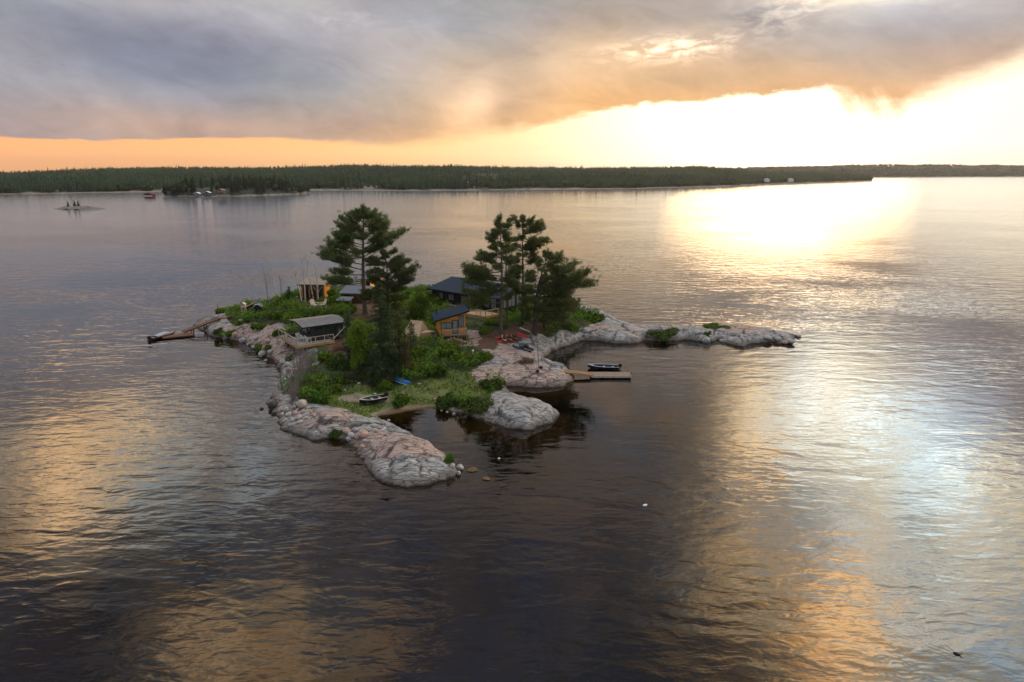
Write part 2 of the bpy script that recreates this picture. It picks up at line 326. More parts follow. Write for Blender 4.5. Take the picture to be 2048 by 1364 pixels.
def leafmat(name, dark, light, trans=.25):
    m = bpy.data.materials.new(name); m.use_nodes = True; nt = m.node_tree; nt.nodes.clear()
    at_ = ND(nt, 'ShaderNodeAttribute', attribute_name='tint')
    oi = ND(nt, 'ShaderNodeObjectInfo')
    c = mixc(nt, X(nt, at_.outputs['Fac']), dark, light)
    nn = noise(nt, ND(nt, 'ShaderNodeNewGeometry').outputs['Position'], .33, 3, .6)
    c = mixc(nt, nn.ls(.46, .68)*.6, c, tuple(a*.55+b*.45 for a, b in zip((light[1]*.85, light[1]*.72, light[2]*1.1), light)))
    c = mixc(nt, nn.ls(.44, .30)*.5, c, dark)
    hs = ND(nt, 'ShaderNodeHueSaturation', i_Color=c)
    nt.links.new((X(nt, oi.outputs['Random'])*.4+.8).s, hs.inputs['Value'])
    nt.links.new((X(nt, oi.outputs['Random'])*.03+.485).s, hs.inputs['Hue'])
    d = ND(nt, 'ShaderNodeBsdfDiffuse', i_Color=hs.outputs[0]); t = ND(nt, 'ShaderNodeBsdfTranslucent', i_Color=hs.outputs[0])
    mx = ND(nt, 'ShaderNodeMixShader'); mx.inputs[0].default_value = trans
    nt.links.new(d.outputs[0], mx.inputs[1]); nt.links.new(t.outputs[0], mx.inputs[2])
    nt.links.new(mx.outputs[0], ND(nt, 'ShaderNodeOutputMaterial').inputs[0])
    return m
# ------------------------------------------------------------------ numpy noise
def _perm(seed): r = np.random.RandomState(seed); return r.permutation(256)
def vnoise(x, y, seed=0):
    p = _perm(seed); g = np.random.RandomState(seed+99).rand(256)
    xi = np.floor(x).astype(int); yi = np.floor(y).astype(int); fx = x-xi; fy = y-yi
    fx = fx*fx*(3-2*fx); fy = fy*fy*(3-2*fy)
    h = lambda a, b: g[p[(p[a & 255]+b) & 255]]
    return (h(xi,yi)*(1-fx)+h(xi+1,yi)*fx)*(1-fy)+(h(xi,yi+1)*(1-fx)+h(xi+1,yi+1)*fx)*fy
def fbm(x, y, seed=0, o=4):
    r = 0; a = 1; t = 0
    for i in range(o):
        r = r+a*vnoise(x*2**i+i*17.3, y*2**i-i*9.1, seed+i); t += a; a *= .5
    return r/t
# ------------------------------------------------------------------ water
def water_material():
    m = bpy.data.materials.new('lake_water'); m.use_nodes = True; nt = m.node_tree; nt.nodes.clear()
    g = bpy.data.node_groups.new('wave_height', 'ShaderNodeTree')
    g.interface.new_socket('P', in_out='INPUT', socket_type='NodeSocketVector')
    g.interface.new_socket('H', in_out='OUTPUT', socket_type='NodeSocketFloat')
    gi = g.nodes.new('NodeGroupInput'); go = g.nodes.new('NodeGroupOutput')
    def mapped(rot, sx, sy):
        mp = ND(g, 'ShaderNodeMapping', i_Vector=gi.outputs[0]); mp.inputs['Rotation'].default_value = (0, 0, math.radians(rot))
        mp.inputs['Scale'].default_value = (sx, sy, 1); return mp.outputs[0]
    a = noise(g, mapped(17, .42, 1.0), .42, 2, .45, .5)*.07
    b = noise(g, mapped(22, .42, 1.0), 1.35, 2, .5, .6)*.023
    c = noise(g, mapped(-20, .6, 1.0), 1.0, 1, .5, .3)*.014
    d = noise(g, mapped(8, .7, 1.0), 4.5, 1, .5, 0)*.0028
    g.links.new((a+b+c+d).s, go.inputs[0])
    geo = ND(nt, 'ShaderNodeNewGeometry'); P = geo.outputs['Position']
    E_ = .04
    def H(ox, oy):
        v = ND(nt, 'ShaderNodeVectorMath', operation='ADD', i_0=P); v.inputs[1].default_value = (ox, oy, 0)
        n = nt.nodes.new('ShaderNodeGroup'); n.node_tree = g; nt.links.new(v.outputs[0], n.inputs[0]); return X(nt, n.outputs[0])
    h0 = H(0, 0); sx = (H(E_, 0)-h0)/E_; sy = (H(0, E_)-h0)/E_
    sp = ND(nt, 'ShaderNodeSeparateXYZ', i_0=P); x = X(nt, sp.outputs[0]); y = X(nt, sp.outputs[1])
    # patches of wind and lulls; the cove lies in the lee of the rocks; far water is calmer
    wind = noise(nt, comb(nt, x*.6, y, 0.), .022, 3, .5, .8).ls(.36, .66)*1.0+.32
    cx, cy = at(1120, 800); dx_ = (x-cx)/26.; dy_ = (y-cy)/20.
    lee = 1.-((dx_*dx_+dy_*dy_)*-1.).fn('EXPONENT')*.88
    cx, cy = at(900, 850); dx_ = (x-cx)/9.; dy_ = (y-cy)/9.
    lee = lee*(1.-((dx_*dx_+dy_*dy_)*-1.).fn('EXPONENT')*.6)
    r = (x*x+y*y).fn('SQRT')
    far = 1./(1.+(r/560.)*(r/560.))+.14-r.ss(110., 30.)*.40
    # the v-shaped ripples behind the swimming bird
    bx, by = at(1912, 1308); ux, uy = at(1760, 1225); L = math.hypot(ux-bx, uy-by); ux, uy = (ux-bx)/L, (uy-by)/L
    qx = x-bx; qy = y-by; al = qx*ux+qy*uy; la = (qx*uy-qy*ux)
    wob = noise(nt, comb(nt, x, y, 3.), .5, 2)-.5
    ph = (la.fn('ABSOLUTE')-al*.36+al*al*.016*la.fn('SIGN')+wob*.8)
    env = al.ss(-.1, .6)*al.ss(8., 1.5)*((ph*ph*-2.2).fn('EXPONENT'))
    wk = (ph*20.).fn('SINE')*env*.038
    cxx, cyy = at(1800, 1335); rx = x-cxx; ry = y-cyy; rr = (rx*rx+ry*ry).fn('SQRT')
    ring = (rr*19.+wob*5.).fn('SINE')*((rr*rr*-.35).fn('EXPONENT'))*.018
    k = wind*lee*far*1.9
    sgn = la.fn('SIGN')
    sx = sx*k+wk*sgn*uy+ring*rx/(rr+.1); sy = sy*k-wk*sgn*ux+ring*ry/(rr+.1)
    nrm = ND(nt, 'ShaderNodeVectorMath', operation='NORMALIZE', i_0=comb(nt, sx*-1., sy*-1., 1.)).outputs[0]
    fr = ND(nt, 'ShaderNodeFresnel', i_IOR=1.6, i_Normal=nrm)
    gl = ND(nt, 'ShaderNodeBsdfGlossy', i_Roughness=r.ss(70., 500.)*.11+.035, i_Normal=nrm); gl.inputs[0].default_value = (.93, .97, 1, 1)
    tr = ND(nt, 'ShaderNodeBsdfTransparent'); tr.inputs[0].default_value = (.75, .66, .5, 1)
    mx = ND(nt, 'ShaderNodeMixShader', i_0=fr.outputs[0])
    nt.links.new(tr.outputs[0], mx.inputs[1]); nt.links.new(gl.outputs[0], mx.inputs[2])
    ab = ND(nt, 'ShaderNodeVolumeAbsorption', i_Density=.9); ab.inputs[0].default_value = (.50, .32, .12, 1)
    out = ND(nt, 'ShaderNodeOutputMaterial'); nt.links.new(mx.outputs[0], out.inputs[0]); nt.links.new(ab.outputs[0], out.inputs[1])
    return m
w_ = MB().box(-3900, 3900, -350, 5900, -7, 0).build('water', water_material()); setp(w_, kind='structure')
lb = MB().box(-3950, 3950, -370, 5950, -7.6, -6.6).build('lake_bed', mat('lake_bed', (.03, .022, .014), .9)); setp(lb, kind='structure')
# ------------------------------------------------------------------ far shore: hills (land) and their woods
def pxl(px, tab): return float(np.interp(px, [t[0] for t in tab], [t[1] for t in tab]))
def dist_at(px, py): x, y = at(px, py); return math.hypot(x, y)
def far_mat(name, g1, g2, rockz=2.2):
    m = bpy.data.materials.new(name); m.use_nodes = True; nt = m.node_tree; b = nt.nodes['Principled BSDF']; b.inputs['Roughness'].default_value = .9
    P = ND(nt, 'ShaderNodeNewGeometry').outputs['Position']; sp = ND(nt, 'ShaderNodeSeparateXYZ', i_0=P)
    n = noise(nt, P, .02, 5, .6)
    g = mixc(nt, n.ls(.35, .65), g1, g2)
    bare = ND(nt, 'ShaderNodeAttribute', attribute_name='bare')
    n2 = noise(nt, P, .035, 5, .65)
    lim = X(nt, sp.outputs[2])-(n2-.42)*9.*(rockz/2.2)
    k = lim.ls(1.2, .2).mx(X(nt, bare.outputs['Fac'])*n2.ls(.42, .55))
    rock = mixc(nt, noise(nt, P, .15, 4, .6).ls(.3, .7), (.15, .12, .10), (.27, .235, .205))
    nt.links.new(mixc(nt, k, g, rock), b.inputs['Base Color'])
    return m
SHORE = [(-400,393),(0,389),(100,387.5),(250,385),(330,384),(615,381),(850,382),(1000,380),(1250,378),(1450,373),(1530,368),(1600,366),(1700,363),(1746,361)]
TOP = [(-400,343),(0,344),(100,340),(200,336),(330,334),(500,334),(640,331),(720,328.5),(800,330),(950,331),(1100,333),(1240,334),(1300,333),(1340,332),(1400,331),(1460,335),(1510,341),(1600,344),(1700,346),(1746,352)]
def polar_land(name, shore, top, depth, back, mat_, treeh, npx=560, nt_=60, px0=None, px1=None, bare=None, prof=.75, seed=1):
    px0 = shore[0][0] if px0 is None else px0; px1 = shore[-1][0] if px1 is None else px1
    PX = np.linspace(px0, px1, npx); T = np.linspace(-.04, 1+back, nt_)
    V = np.zeros((npx, nt_, 3)); B = np.zeros((npx, nt_))
    for i, px in enumerate(PX):
        r0 = dist_at(px, pxl(px, shore)); jit = (fbm(np.array([px*.03]), np.array([.5]), seed, 4)[0]-.5)*.05*r0
        r0 += jit*.5
        d = ray(px, 341); a = math.atan2(d[0], d[1])
        dep = depth(px); r1 = r0+dep
        yt = pxl(px, top); dd = ray(px, yt); e = math.atan2(dd[2], math.hypot(dd[0], dd[1]))
        zt = max(1.5, CAMZ+r1*math.tan(e)-treeh)
        for j, t in enumerate(T):
            r = r0+dep*t; x, y = math.sin(a)*r, math.cos(a)*r
            if t < 0: z = -6*(-t/.04)
            elif t <= 1: z = 1.0*min(1, t*30)+(zt-1)*(t**prof)
            else: z = zt*(1-((t-1)/max(back, .01)))-1
            V[i, j] = (x, y, z)
    n1 = fbm(V[..., 0]*.006, V[..., 1]*.006, seed+3, 5)-.5
    tt = np.clip(T, 0, 1)[None, :]
    V[..., 2] += n1*V[..., 2].clip(0, 40)*1.3*np.sin(np.pi*tt**.6)
    if bare is not None:
        for (bx, by, bw, bh) in bare:
            for i, px in enumerate(PX):
                for j in range(nt_):
                    x, y, z = V[i, j]
                    f = math.cos(PITCH)*y-math.sin(PITCH)*(z-CAMZ); u = math.sin(PITCH)*y+math.cos(PITCH)*(z-CAMZ)
                    py = 682-FPX*u/f
                    B[i, j] = max(B[i, j], min(1, max(0, 1.4-1.2*(((px-bx)/bw)**2+((py-by)/bh)**2))))
    idx = np.arange(npx*nt_).reshape(npx, nt_)
    F = np.stack([idx[:-1, :-1], idx[1:, :-1], idx[1:, 1:], idx[:-1, 1:]], -1).reshape(-1, 4)
    o = npmesh(name, V.reshape(-1, 3), F, mat_, smooth=True, attrs={'bare': B.ravel()})
    setp(o, kind='structure')
    return PX, T, V, B
BARE = [(955,366,40,16),(900,364,32,8),(730,376,70,6),(1060,378,50,4),(100,382,60,4),(330,380,60,4)]
land_far = far_mat('hill_ground', (.010,.020,.012), (.018,.030,.016))
hill = polar_land('hills', SHORE, TOP, lambda px: 1250 if px < 1400 else max(260, 1250-(px-1400)*4.5), .6, land_far, 9, bare=BARE, nt_=70)
ridge = polar_land('hills', [(1380,355),(1750,354.6),(2048,353.5),(2500,355)], [(1380,337),(1450,336),(1550,334),(1650,332),(1750,329),(1850,329),(1950,331),(2048,331),(2500,335)], lambda px: 1300, .4,
    far_mat('far_ridge_ground', (.022,.03,.018), (.035,.045,.024)), 8, npx=200, nt_=36, seed=8)
ISLET_S = [(322,394),(345,393),(400,393.5),(470,392.5),(540,390.5),(600,388.5),(618,386)]
ISLET_T = [(322,391),(345,386),(400,382),(450,379),(500,378),(560,380),(600,384),(618,386)]
islet = polar_land('wooded_point_ground', ISLET_S, ISLET_T, lambda px: 70*math.sin(math.pi*min(1,max(.03,(px-318)/304.)))+12, .5, land_far, -4, npx=120, nt_=30, prof=.5, seed=4)
# ---- tree shapes for the woods
def cone_tree(seed, n=6, tiers=4):
    r = np.random.RandomState(seed); V = []; F = []; tint = []
    for k in range(tiers):
        z0 = .10+.78*k/tiers; z1 = z0+1.15/tiers+.1*(k == tiers-1); rad = .20*(1-k/tiers)**.8+.015
        b = len(V); V.append((r.normal(0,.01), r.normal(0,.01), min(z1, 1.02))); tint.append(.9)
        for j in range(n):
            a = 2*math.pi*(j+r.rand()*.6)/n; q = rad*(.65+.6*r.rand())
            V.append((q*math.cos(a), q*math.sin(a), z0+r.normal(0, .02))); tint.append(r.rand()*.5)
        for j in range(n): F.append((b, b+1+j, b+1+(j+1) % n))
    return np.array(V), np.array(F), np.array(tint)
def lump_tree(seed, n=26):
    r = np.random.RandomState(seed); V = []; F = []; tint = []
    for k in range(n):
        d = r.normal(size=3); d /= np.linalg.norm(d); c = d*np.array([.26, .26, .34])*(.6+.5*r.rand())+np.array([0, 0, .62])
        a = r.normal(size=3); a -= d*a.dot(d)*.6; a /= np.linalg.norm(a); b_ = np.cross(d, a); s = .13+.09*r.rand()
        b = len(V); tt = r.rand()
        for q in ((-1, -1), (1, -.8), (.9, 1), (-.8, .9)): V.append(c+(a*q[0]+b_*q[1])*s)
        tint += [tt]*4; F += [(b, b+1, b+2), (b, b+2, b+3)]
    return np.array(V), np.array(F), np.array(tint)
def forest(name, mat_, templates, pts, hs, ws, label):
    Vs = []; Fs = []; Ts = []; off = 0; r = np.random.RandomState(3)
    pick = r.randint(0, len(templates), len(pts))
    for k, (tv, tf, ttn) in enumerate(templates):
        m = pick == k; n = m.sum()
        if not n: continue
        a = r.rand(n)*6.28; ca, sa = np.cos(a)[:, None], np.sin(a)[:, None]
        x = (tv[None, :, 0]*ca-tv[None, :, 1]*sa)*ws[m][:, None]; y = (tv[None, :, 0]*sa+tv[None, :, 1]*ca)*ws[m][:, None]
        z = tv[None, :, 2]*hs[m][:, None]
        P = np.stack([x, y, z], -1)+pts[m][:, None, :]
        Vs.append(P.reshape(-1, 3)); zn = fbm(pts[m][:, 0]*.012, pts[m][:, 1]*.012, 9, 3)
        Ts.append((ttn[None, :]*.35+(r.rand(n)*.45+np.clip((zn-.35)*1.6, 0, .5))[:, None]).ravel())
        Fs.append((tf[None]+(np.arange(n)*len(tv))[:, None, None]+off).reshape(-1, 3)); off += n*len(tv)
    o = npmesh(name, np.concatenate(Vs), np.concatenate(Fs), mat_, attrs={'tint': np.concatenate(Ts)})
    return setp(o, label, 'trees' , kind='stuff')
CONE = [cone_tree(s) for s in range(4)]; LUMP = [lump_tree(s) for s in range(3)]
def scatter_polar(land, n, tmax, seed, tpow=1.6, bare_thr=.35, t0=.012):
    PX, T, V, B = land; r = np.random.RandomState(seed)
    u = r.rand(n)*(len(PX)-1.001); t = t0+(tmax-t0)*r.rand(n)**tpow
    vj = np.interp(t, T, np.arange(len(T)))
    i = u.astype(int); j = np.minimum(vj.astype(int), len(T)-2); fu = (u-i)[:, None]; fv = (vj-j)[:, None]
    P = (V[i, j]*(1-fu)+V[i+1, j]*fu)*(1-fv)+(V[i, j+1]*(1-fu)+V[i+1, j+1]*fu)*fv
    b = B[i, j]; cl = fbm(P[:, 0]*.02, P[:, 1]*.02, 77, 3)
    keep = ((b < bare_thr) | (r.rand(n) < .22)) & (P[:, 2] > .9+(fbm(P[:, 0]*.03, P[:, 1]*.03, 5, 3)-.45)*5*(t < .1))
    return P[keep], t[keep], cl[keep]
fol_far = leafmat('far_foliage', (.016,.036,.018), (.075,.125,.040), .1)
fol_far2 = leafmat('far_dark_foliage', (.006,.018,.013), (.045,.080,.040), .1)
P_h, t_h, c_h = scatter_polar(hill, 30000, 1.03, 11)
r_ = np.random.RandomState(2); hh = 6+8*r_.rand(len(P_h))**1.5+2*(t_h < .2)
forest('far_conifer_woods', fol_far2, CONE, P_h, hh*(1+.35*(r_.rand(len(hh)) < .05)), hh*.95, 'dark conifer woods covering the long low hill across the lake')
P_d, t_d, c_d = scatter_polar(hill, 17000, 1.0, 12); k_ = c_d > .46
P_d = P_d[k_]; hd = 6+4*r_.rand(len(P_d))
forest('far_leafy_woods', fol_far, LUMP, P_d-np.array([0,0,1.]), hd, hd*1.25, 'paler leafy woods mixed into the long hill across the lake')
P_r, t_r, c_r = scatter_polar(ridge, 9000, 1.03, 13)
hr = 9+5*r_.rand(len(P_r))
forest('far_ridge_woods', fol_far2, CONE+LUMP, P_r, hr, hr*1.8, 'hazy brown woods on the farthest ridge, right across the water')
# ---- the wooded point: trees one can tell apart
def on_point(n):
    PX, T, V, B = islet; r = np.random.RandomState(14); u = r.rand(n)*(len(PX)-2); tt = r.uniform(.06, 1.05, n); vj = np.interp(tt, T, np.arange(len(T)))
    return V[u.astype(int), np.minimum(vj.astype(int), len(T)-2)]
P_i = on_point(290)
P_i = P_i[np.argsort(P_i[:, 1])]; fol_pt = leafmat('point_foliage', (.006,.014,.009), (.026,.044,.022), .1)
protoM = []
for k in range(4):
    v, f, tn = cone_tree(30+k, 8, 7); o = npmesh('conifer_tree', v*np.array([1.5,1.5,1]), f, fol_pt, attrs={'tint': tn}); protoM.append(o)
for k in range(2):
    v, f, tn = lump_tree(40+k, 60); o = npmesh('leafy_tree', v*np.array([1.2,1.2,1]), f, fol_far, attrs={'tint': tn}); protoM.append(o)
used_p = set(); cnt = 0
for p in P_i:
    if cnt >= 280: break
    px_ = 1024+FPX*p[0]/(math.cos(PITCH)*p[1]-math.sin(PITCH)*(p[2]-CAMZ))
    if (385 < px_ < 402 or 405 < px_ < 424 or 431 < px_ < 445) and r_.rand() < .8: continue
    k = r_.randint(0, 6) if r_.rand() < .5 else r_.randint(0, 4)
    src = protoM[k]
    if k in used_p: o = src.copy(); COL.objects.link(o)
    else: o = src; used_p.add(k)
    if abs(px_-420) < 45 and p[1] < 805 and r_.rand() < .5: continue
    h = (9+7*r_.rand())*(1. if k < 4 else .75)
    edge = min(1, max(.45, min(px_-322, 620-px_)/50.))
    o.location = p-np.array([0, 0, .3]); o.scale = (h*.75, h*.75, h*edge); o.rotation_euler = (0, 0, r_.rand()*6)
    if k < 4: setp(o, 'dark pointed conifer, one of many on the wooded point across the lake', 'tree', 'conifers on the wooded point')
    else: setp(o, 'rounded leafy tree, one of several on the wooded point across the lake', 'tree', 'leafy trees on the wooded point')
    cnt += 1
# ------------------------------------------------------------------ haze
def haze():
    m = bpy.data.materials.new('haze'); m.use_nodes = True; nt = m.node_tree; nt.nodes.clear()
    v = ND(nt, 'ShaderNodeVolumePrincipled', i_Density=HAZE, i_Anisotropy=.7); v.inputs['Color'].default_value = (.95, .93, .92, 1)
    nt.links.new(v.outputs[0], ND(nt, 'ShaderNodeOutputMaterial').inputs[1])
    o = MB().box(-4000, 4000, -400, 6000, -8.6, 130).build('haze', m); setp(o, 'thin warm evening haze over the lake', 'haze', kind='stuff')
HAZE = .000062
haze()
# ------------------------------------------------------------------ the island: shape of the ground
SHOREPX = [(395,640,0),(392,652,0),(402,661,0),(415,666,0),(430,677,0),(452,677,0),(470,681,0),(487,681,0),(500,691,0),(520,706,0),(545,721,0),(562,738,0),
(566,752,0),(562,775,0),(548,792,0),(536,806,0),(534,818,0),(548,830,0),(559,840,0),(566,856,0),(590,868,0),(623,882,0),(645,880,0),(664,876,0),(690,881,0),(706,896,0),(714,908,0),
(728,920,0),(734,938,0),(752,954,0),(777,966,0),(814,973,0),(853,969,0),(883,963,0),(912,957,0),(913,946,0),(900,925,.1),(885,905,.4),(853,880,.5),(822,864,.5),(797,852,.3),(768,843,.1),(757,834,0),
(775,829,0),(800,824,0),(830,820,0),(856,817,0),(875,817,0),(900,824,0),(930,830,0),(955,838,0),(985,846,0),(1010,854,0),(1053,860,0),(1086,855,0),(1112,840,0),(1117,832,0),(1105,817,.2),(1080,803,.4),(1045,790,.6),(1018,781,.6),
(1012,774,0),(1030,773,0),(1060,775,0),(1096,776,0),(1128,773,0),(1145,763,0),(1149,753,0),(1137,744,0),(1115,738,0),(1093,733,0),(1088,718,0),(1102,705,0),(1120,697,0),(1146,688,0),(1164,682,0),(1196,682,0),(1225,687,0),
(1260,688,0),(1292,682,0),(1340,683,0),(1386,681,0),(1413,684,0),(1430,685,0),(1438,680,0),(1455,689,0),(1487,695,0),(1502,688,0),(1520,686,0),(1546,684,0),(1560,688,0),(1583,689,0),(1590,684,0),(1584,677,0),(1603,673,0),
(1577,667,.3),(1533,657,.6),(1489,650,.8),(1445,649,.8),(1401,650,1),(1357,649,1),(1313,650,1),(1269,650,1),(1246,644,1),(1225,632,1),(1196,622,1.3),(1161,616,1.3),
(1110,598,1),(1050,585,1),(990,572,1),(930,565,1),(860,572,2),(800,588,2.5),(740,580,2.5),(690,572,2.5),(640,578,3.),(590,590,3),(540,600,3),(517,598,2.5),(480,613,1.6),(440,619,1.6),(410,631,.6)]
poly = np.array([at(*p) for p in SHOREPX])
HPTS = [(400,640,.7),(425,645,1.2),(460,632,2.2),(455,655,1.4),(500,670,1.4),(515,640,3),(490,645,2.5),(560,620,4.2),(550,655,2.8),(560,690,2.2),(580,715,1.2),(600,600,4.8),(640,612,4.8),(700,612,4.8),(740,580,4.5),(740,628,4.5),
(800,600,4.6),(850,590,4.6),(900,605,4.5),(950,610,4.3),(950,640,3.9),(1000,650,3.6),(1060,640,3.5),(1060,665,3.0),(1100,640,3.2),(1150,640,2.6),(1200,650,2.0),(1250,665,1.5),(1320,665,1.3),(1400,665,1.7),(1500,668,1.5),(1560,675,.9),
(640,670,3.6),(640,695,3.0),(690,700,3.3),(660,740,1.8),(610,770,.9),(620,730,1.2),(760,740,2.),(720,760,1.4),(830,690,3.3),(800,700,2.8),(880,690,3.1),(910,685,3.2),(950,685,2.9),(980,690,2.6),(1040,695,2.1),(1080,690,1.6),(1120,675,1.8),
(900,720,2.2),(850,740,1.6),(940,730,1.7),(800,770,1.0),(900,770,.7),(740,800,.6),(680,795,.8),(640,800,1),(600,800,1.0),(560,820,.8),(860,800,.5),(950,800,.8),(1000,740,1.6),(1060,748,1.5),(1110,752,1.1),(990,770,.9),
(1000,798,1.5),(1040,815,2.0),(1080,830,1.4),(1000,835,1.1),(640,845,1.4),(665,830,2.0),(700,850,1.1),(610,860,.9),(690,880,.6),(740,880,1.2),(790,880,1.9),(830,915,1.8),(780,935,1.5),(860,940,1.3),(730,905,1.0)]
hp = np.array([(*at(*p), p[2]) for p in HPTS])
GX0, GX1, GY0, GY1, GS = -70., 58., 48., 152., .25
gx = np.arange(GX0, GX1, GS); gy = np.arange(GY0, GY1, GS)
GXX, GYY = np.meshgrid(gx, gy, indexing='ij')
def sdf(X_, Y_, P):
    d2 = np.full(X_.shape, 1e9); ins = np.zeros(X_.shape, bool); n = len(P)
    for i in range(n):
        ax, ay = P[i]; bx, by = P[(i+1) % n]; ex, ey = bx-ax, by-ay; L = ex*ex+ey*ey+1e-9
        t = np.clip(((X_-ax)*ex+(Y_-ay)*ey)/L, 0, 1)
        d2 = np.minimum(d2, (X_-ax-t*ex)**2+(Y_-ay-t*ey)**2)
        c = ((ay > Y_) != (by > Y_)) & (X_ < ex*(Y_-ay)/(ey if abs(ey) > 1e-9 else 1e-9)+ax); ins ^= c
    return np.sqrt(d2)*np.where(ins, 1, -1)
D0 = sdf(GXX, GYY, poly)
D = D0+(fbm(GXX*.9, GYY*.9, 3, 3)-.5)*1.0+(fbm(GXX*.25, GYY*.25, 4, 3)-.5)*.9
num = 0; den = 0
for (x, y, z) in hp:
    w = 1/((GXX-x)**2+(GYY-y)**2+1.2)**1.6; num = num+w*z; den = den+w
Hm = num/den
beach = np.exp(-(((GXX-at(800,824)[0])/5.5)**2+((GYY-at(800,824)[1])/3.)**2))
edge = 2.6+1.6*fbm(GXX*.15, GYY*.15, 6, 2)+beach*3
q = np.clip(D/edge, 0, 1)
Hh = Hm*np.sqrt(np.clip(1-(1-q)**2, 0, 1)); Hh = Hh*(1-beach)+beach*np.clip(D, 0, 9)*.16
# fractured, ice-smoothed granite: rounded slabs parted by joints
def cells(x, y, seed, jit=.9):
    r = np.random.RandomState(seed); T = r.rand(64, 64, 2)*jit
    xi = np.floor(x).astype(int); yi = np.floor(y).astype(int); f1 = np.full(x.shape, 9.); f2 = f1.copy(); idv = np.zeros(x.shape)
    for a in (-1, 0, 1):
        for b in (-1, 0, 1):
            j = T[(xi+a) & 63, (yi+b) & 63]; d = np.hypot(xi+a+j[..., 0]-x, yi+b+j[..., 1]-y)
            idv = np.where(d < f1, j[..., 0], idv); f2 = np.where(d < f1, f1, np.minimum(f2, d)); f1 = np.minimum(f1, d)
    return f2-f1, idv
wx_ = GXX+(fbm(GXX*.4, GYY*.4, 31, 3)-.5)*2.2; wy_ = GYY+(fbm(GXX*.4, GYY*.4, 32, 3)-.5)*2.2
c1, id1 = cells((wx_*.85+wy_*.5)*.34, (wy_*.85-wx_*.5)*.20, 5)
c2, id2 = cells((wx_*.85+wy_*.5)*.8, (wy_*.85-wx_*.5)*.55, 6)
crack = np.minimum(np.clip(c1/.13, 0, 1), .40+.6*np.clip(c2/.13, 0, 1))
inl = np.clip(D/1.0, 0, 1)
Hh += inl*((id1-.45)*.45 - (1-np.clip(c1/.08, 0, 1))*.22 - (1-np.clip(c2/.08, 0, 1))*.07 + (fbm(GXX*.6, GYY*.6, 12, 4)-.5)*.30)*(1-beach*.95)
Hh = np.where(D > 0, np.maximum(Hh, .02+D*.05), 0)
under = -np.clip(-D, 0, 12)*.42*(1+.5*fbm(GXX*.3, GYY*.3, 21, 3))-(fbm(GXX*.9, GYY*.9, 22, 3)-.35)*.5*np.clip(-D/.6, 0, 1)
Hh = np.where(D > 0, Hh, under)
for (px, py, w, h, z) in [(945,940,1.7,1.0,-.10),(973,957,1.4,.8,-.12),(1060,990,4,1.5,-.5)]:      # sunken slabs off the point
    x, y = at(px, py); Hh = np.maximum(Hh, z-.35*((GXX-x)/w)**2-.35*((GYY-y)/h)**2)
def H(x, y):
    u = np.clip((np.asarray(x)-GX0)/GS, 0, len(gx)-1.001); v = np.clip((np.asarray(y)-GY0)/GS, 0, len(gy)-1.001)
    i = u.astype(int) if hasattr(u, 'astype') else int(u); j = v.astype(int) if hasattr(v, 'astype') else int(v); a = u-i; b = v-j
    return (Hh[i, j]*(1-a)+Hh[i+1, j]*a)*(1-b)+(Hh[i, j+1]*(1-a)+Hh[i+1, j+1]*a)*b
def hit(px, py, lift=0.):
    """where the line of sight through a photo pixel meets the island's ground"""
    d = ray(px, py); prev = None
    t0 = 40.
    for k in range(1400):
        t = t0+k*.1; x, y, z = d[0]*t, d[1]*t, CAMZ+d[2]*t
        if z <= max(float(H(x, y)), 0.)+lift: return Vector((x, y, z-lift))
    x, y = at(px, py, 2.); return Vector((x, y, float(H(x, y))))
# ---- zones
def zone(pts):
    P = np.array([tuple(hit(*p))[:2] if p[1] > 632 or p[0] > 1155 else at(p[0], p[1]-13, 3.) for p in pts]); return sdf(GXX, GYY, P)
warpz = (fbm(GXX*.5, GYY*.5, 51, 4)-.5)*2.6
VEG = [[(446,622),(480,615),(517,600),(600,592),(640,581),(700,576),(760,585),(800,592),(850,590),(960,600),(1060,600),(1150,622),(1196,632),(1205,645),(1170,655),(1130,663),(1080,672),(1050,668),(1010,672),(960,668),(935,663),(925,690),(960,695),(1000,712),(975,728),(945,745),(950,765),(1008,775),(980,800),(960,826),(915,820),(870,812),(800,820),(755,832),(735,842),(700,822),(650,815),(600,800),(560,790),(575,760),(600,735),(640,720),(620,700),(600,700),(555,672),(575,655),(560,645),(520,655),(480,650),(455,640)]]
Dv = np.max([zone(v) for v in VEG], 0)
GRASS = [(735,842),(700,822),(650,812),(640,795),(680,772),(760,775),(830,765),(880,742),(950,738),(960,765),(1000,778),(960,798),(905,812),(870,812),(800,820)]
Dg = zone(GRASS)
DIRT = [[(950,665),(1000,660),(1060,645),(1120,650),(1100,668),(1050,680),(1010,690),(960,680)],[(660,690),(668,668),(705,665),(720,700),(700,735),(640,735)],[(700,622),(760,618),(770,645),(700,650)],[(980,672),(1000,672),(990,700),(950,700),(950,680)]]
Dd = np.max([zone(v) for v in DIRT], 0)
sandx, sandy, _ = hit(722, 800)
veg = np.clip((Dv+warpz)/1.0+.2, 0, 1); grs = np.clip((Dg+warpz*.7)/1.+.2, 0, 1); drt = np.clip((Dd+warpz*.8)/1.2+.3, 0, 1)
snd = np.clip(1.6-((GXX-sandx)/3.2)**2-((GYY-sandy)/1.1)**2+warpz*.8, 0, 1)
bch = np.clip(beach*1.6-np.clip((D-.7)/.6, 0, 1), 0, 1)
veg = veg*(1-bch)
PINK = [(540,668,7,5),(480,668,6,4),(590,690,5,4),(660,735,4,3),(440,638,5,4),(1000,700,7,4),(1060,742,5,3),(985,745,5,3),(960,680,4,3),(650,826,3,2),(820,885,3.5,2.5),(740,880,2.5,2),(1480,655,4,3),(1240,640,5,4),(820,600,4,4),(910,650,3,3),(1190,650,3,2)]
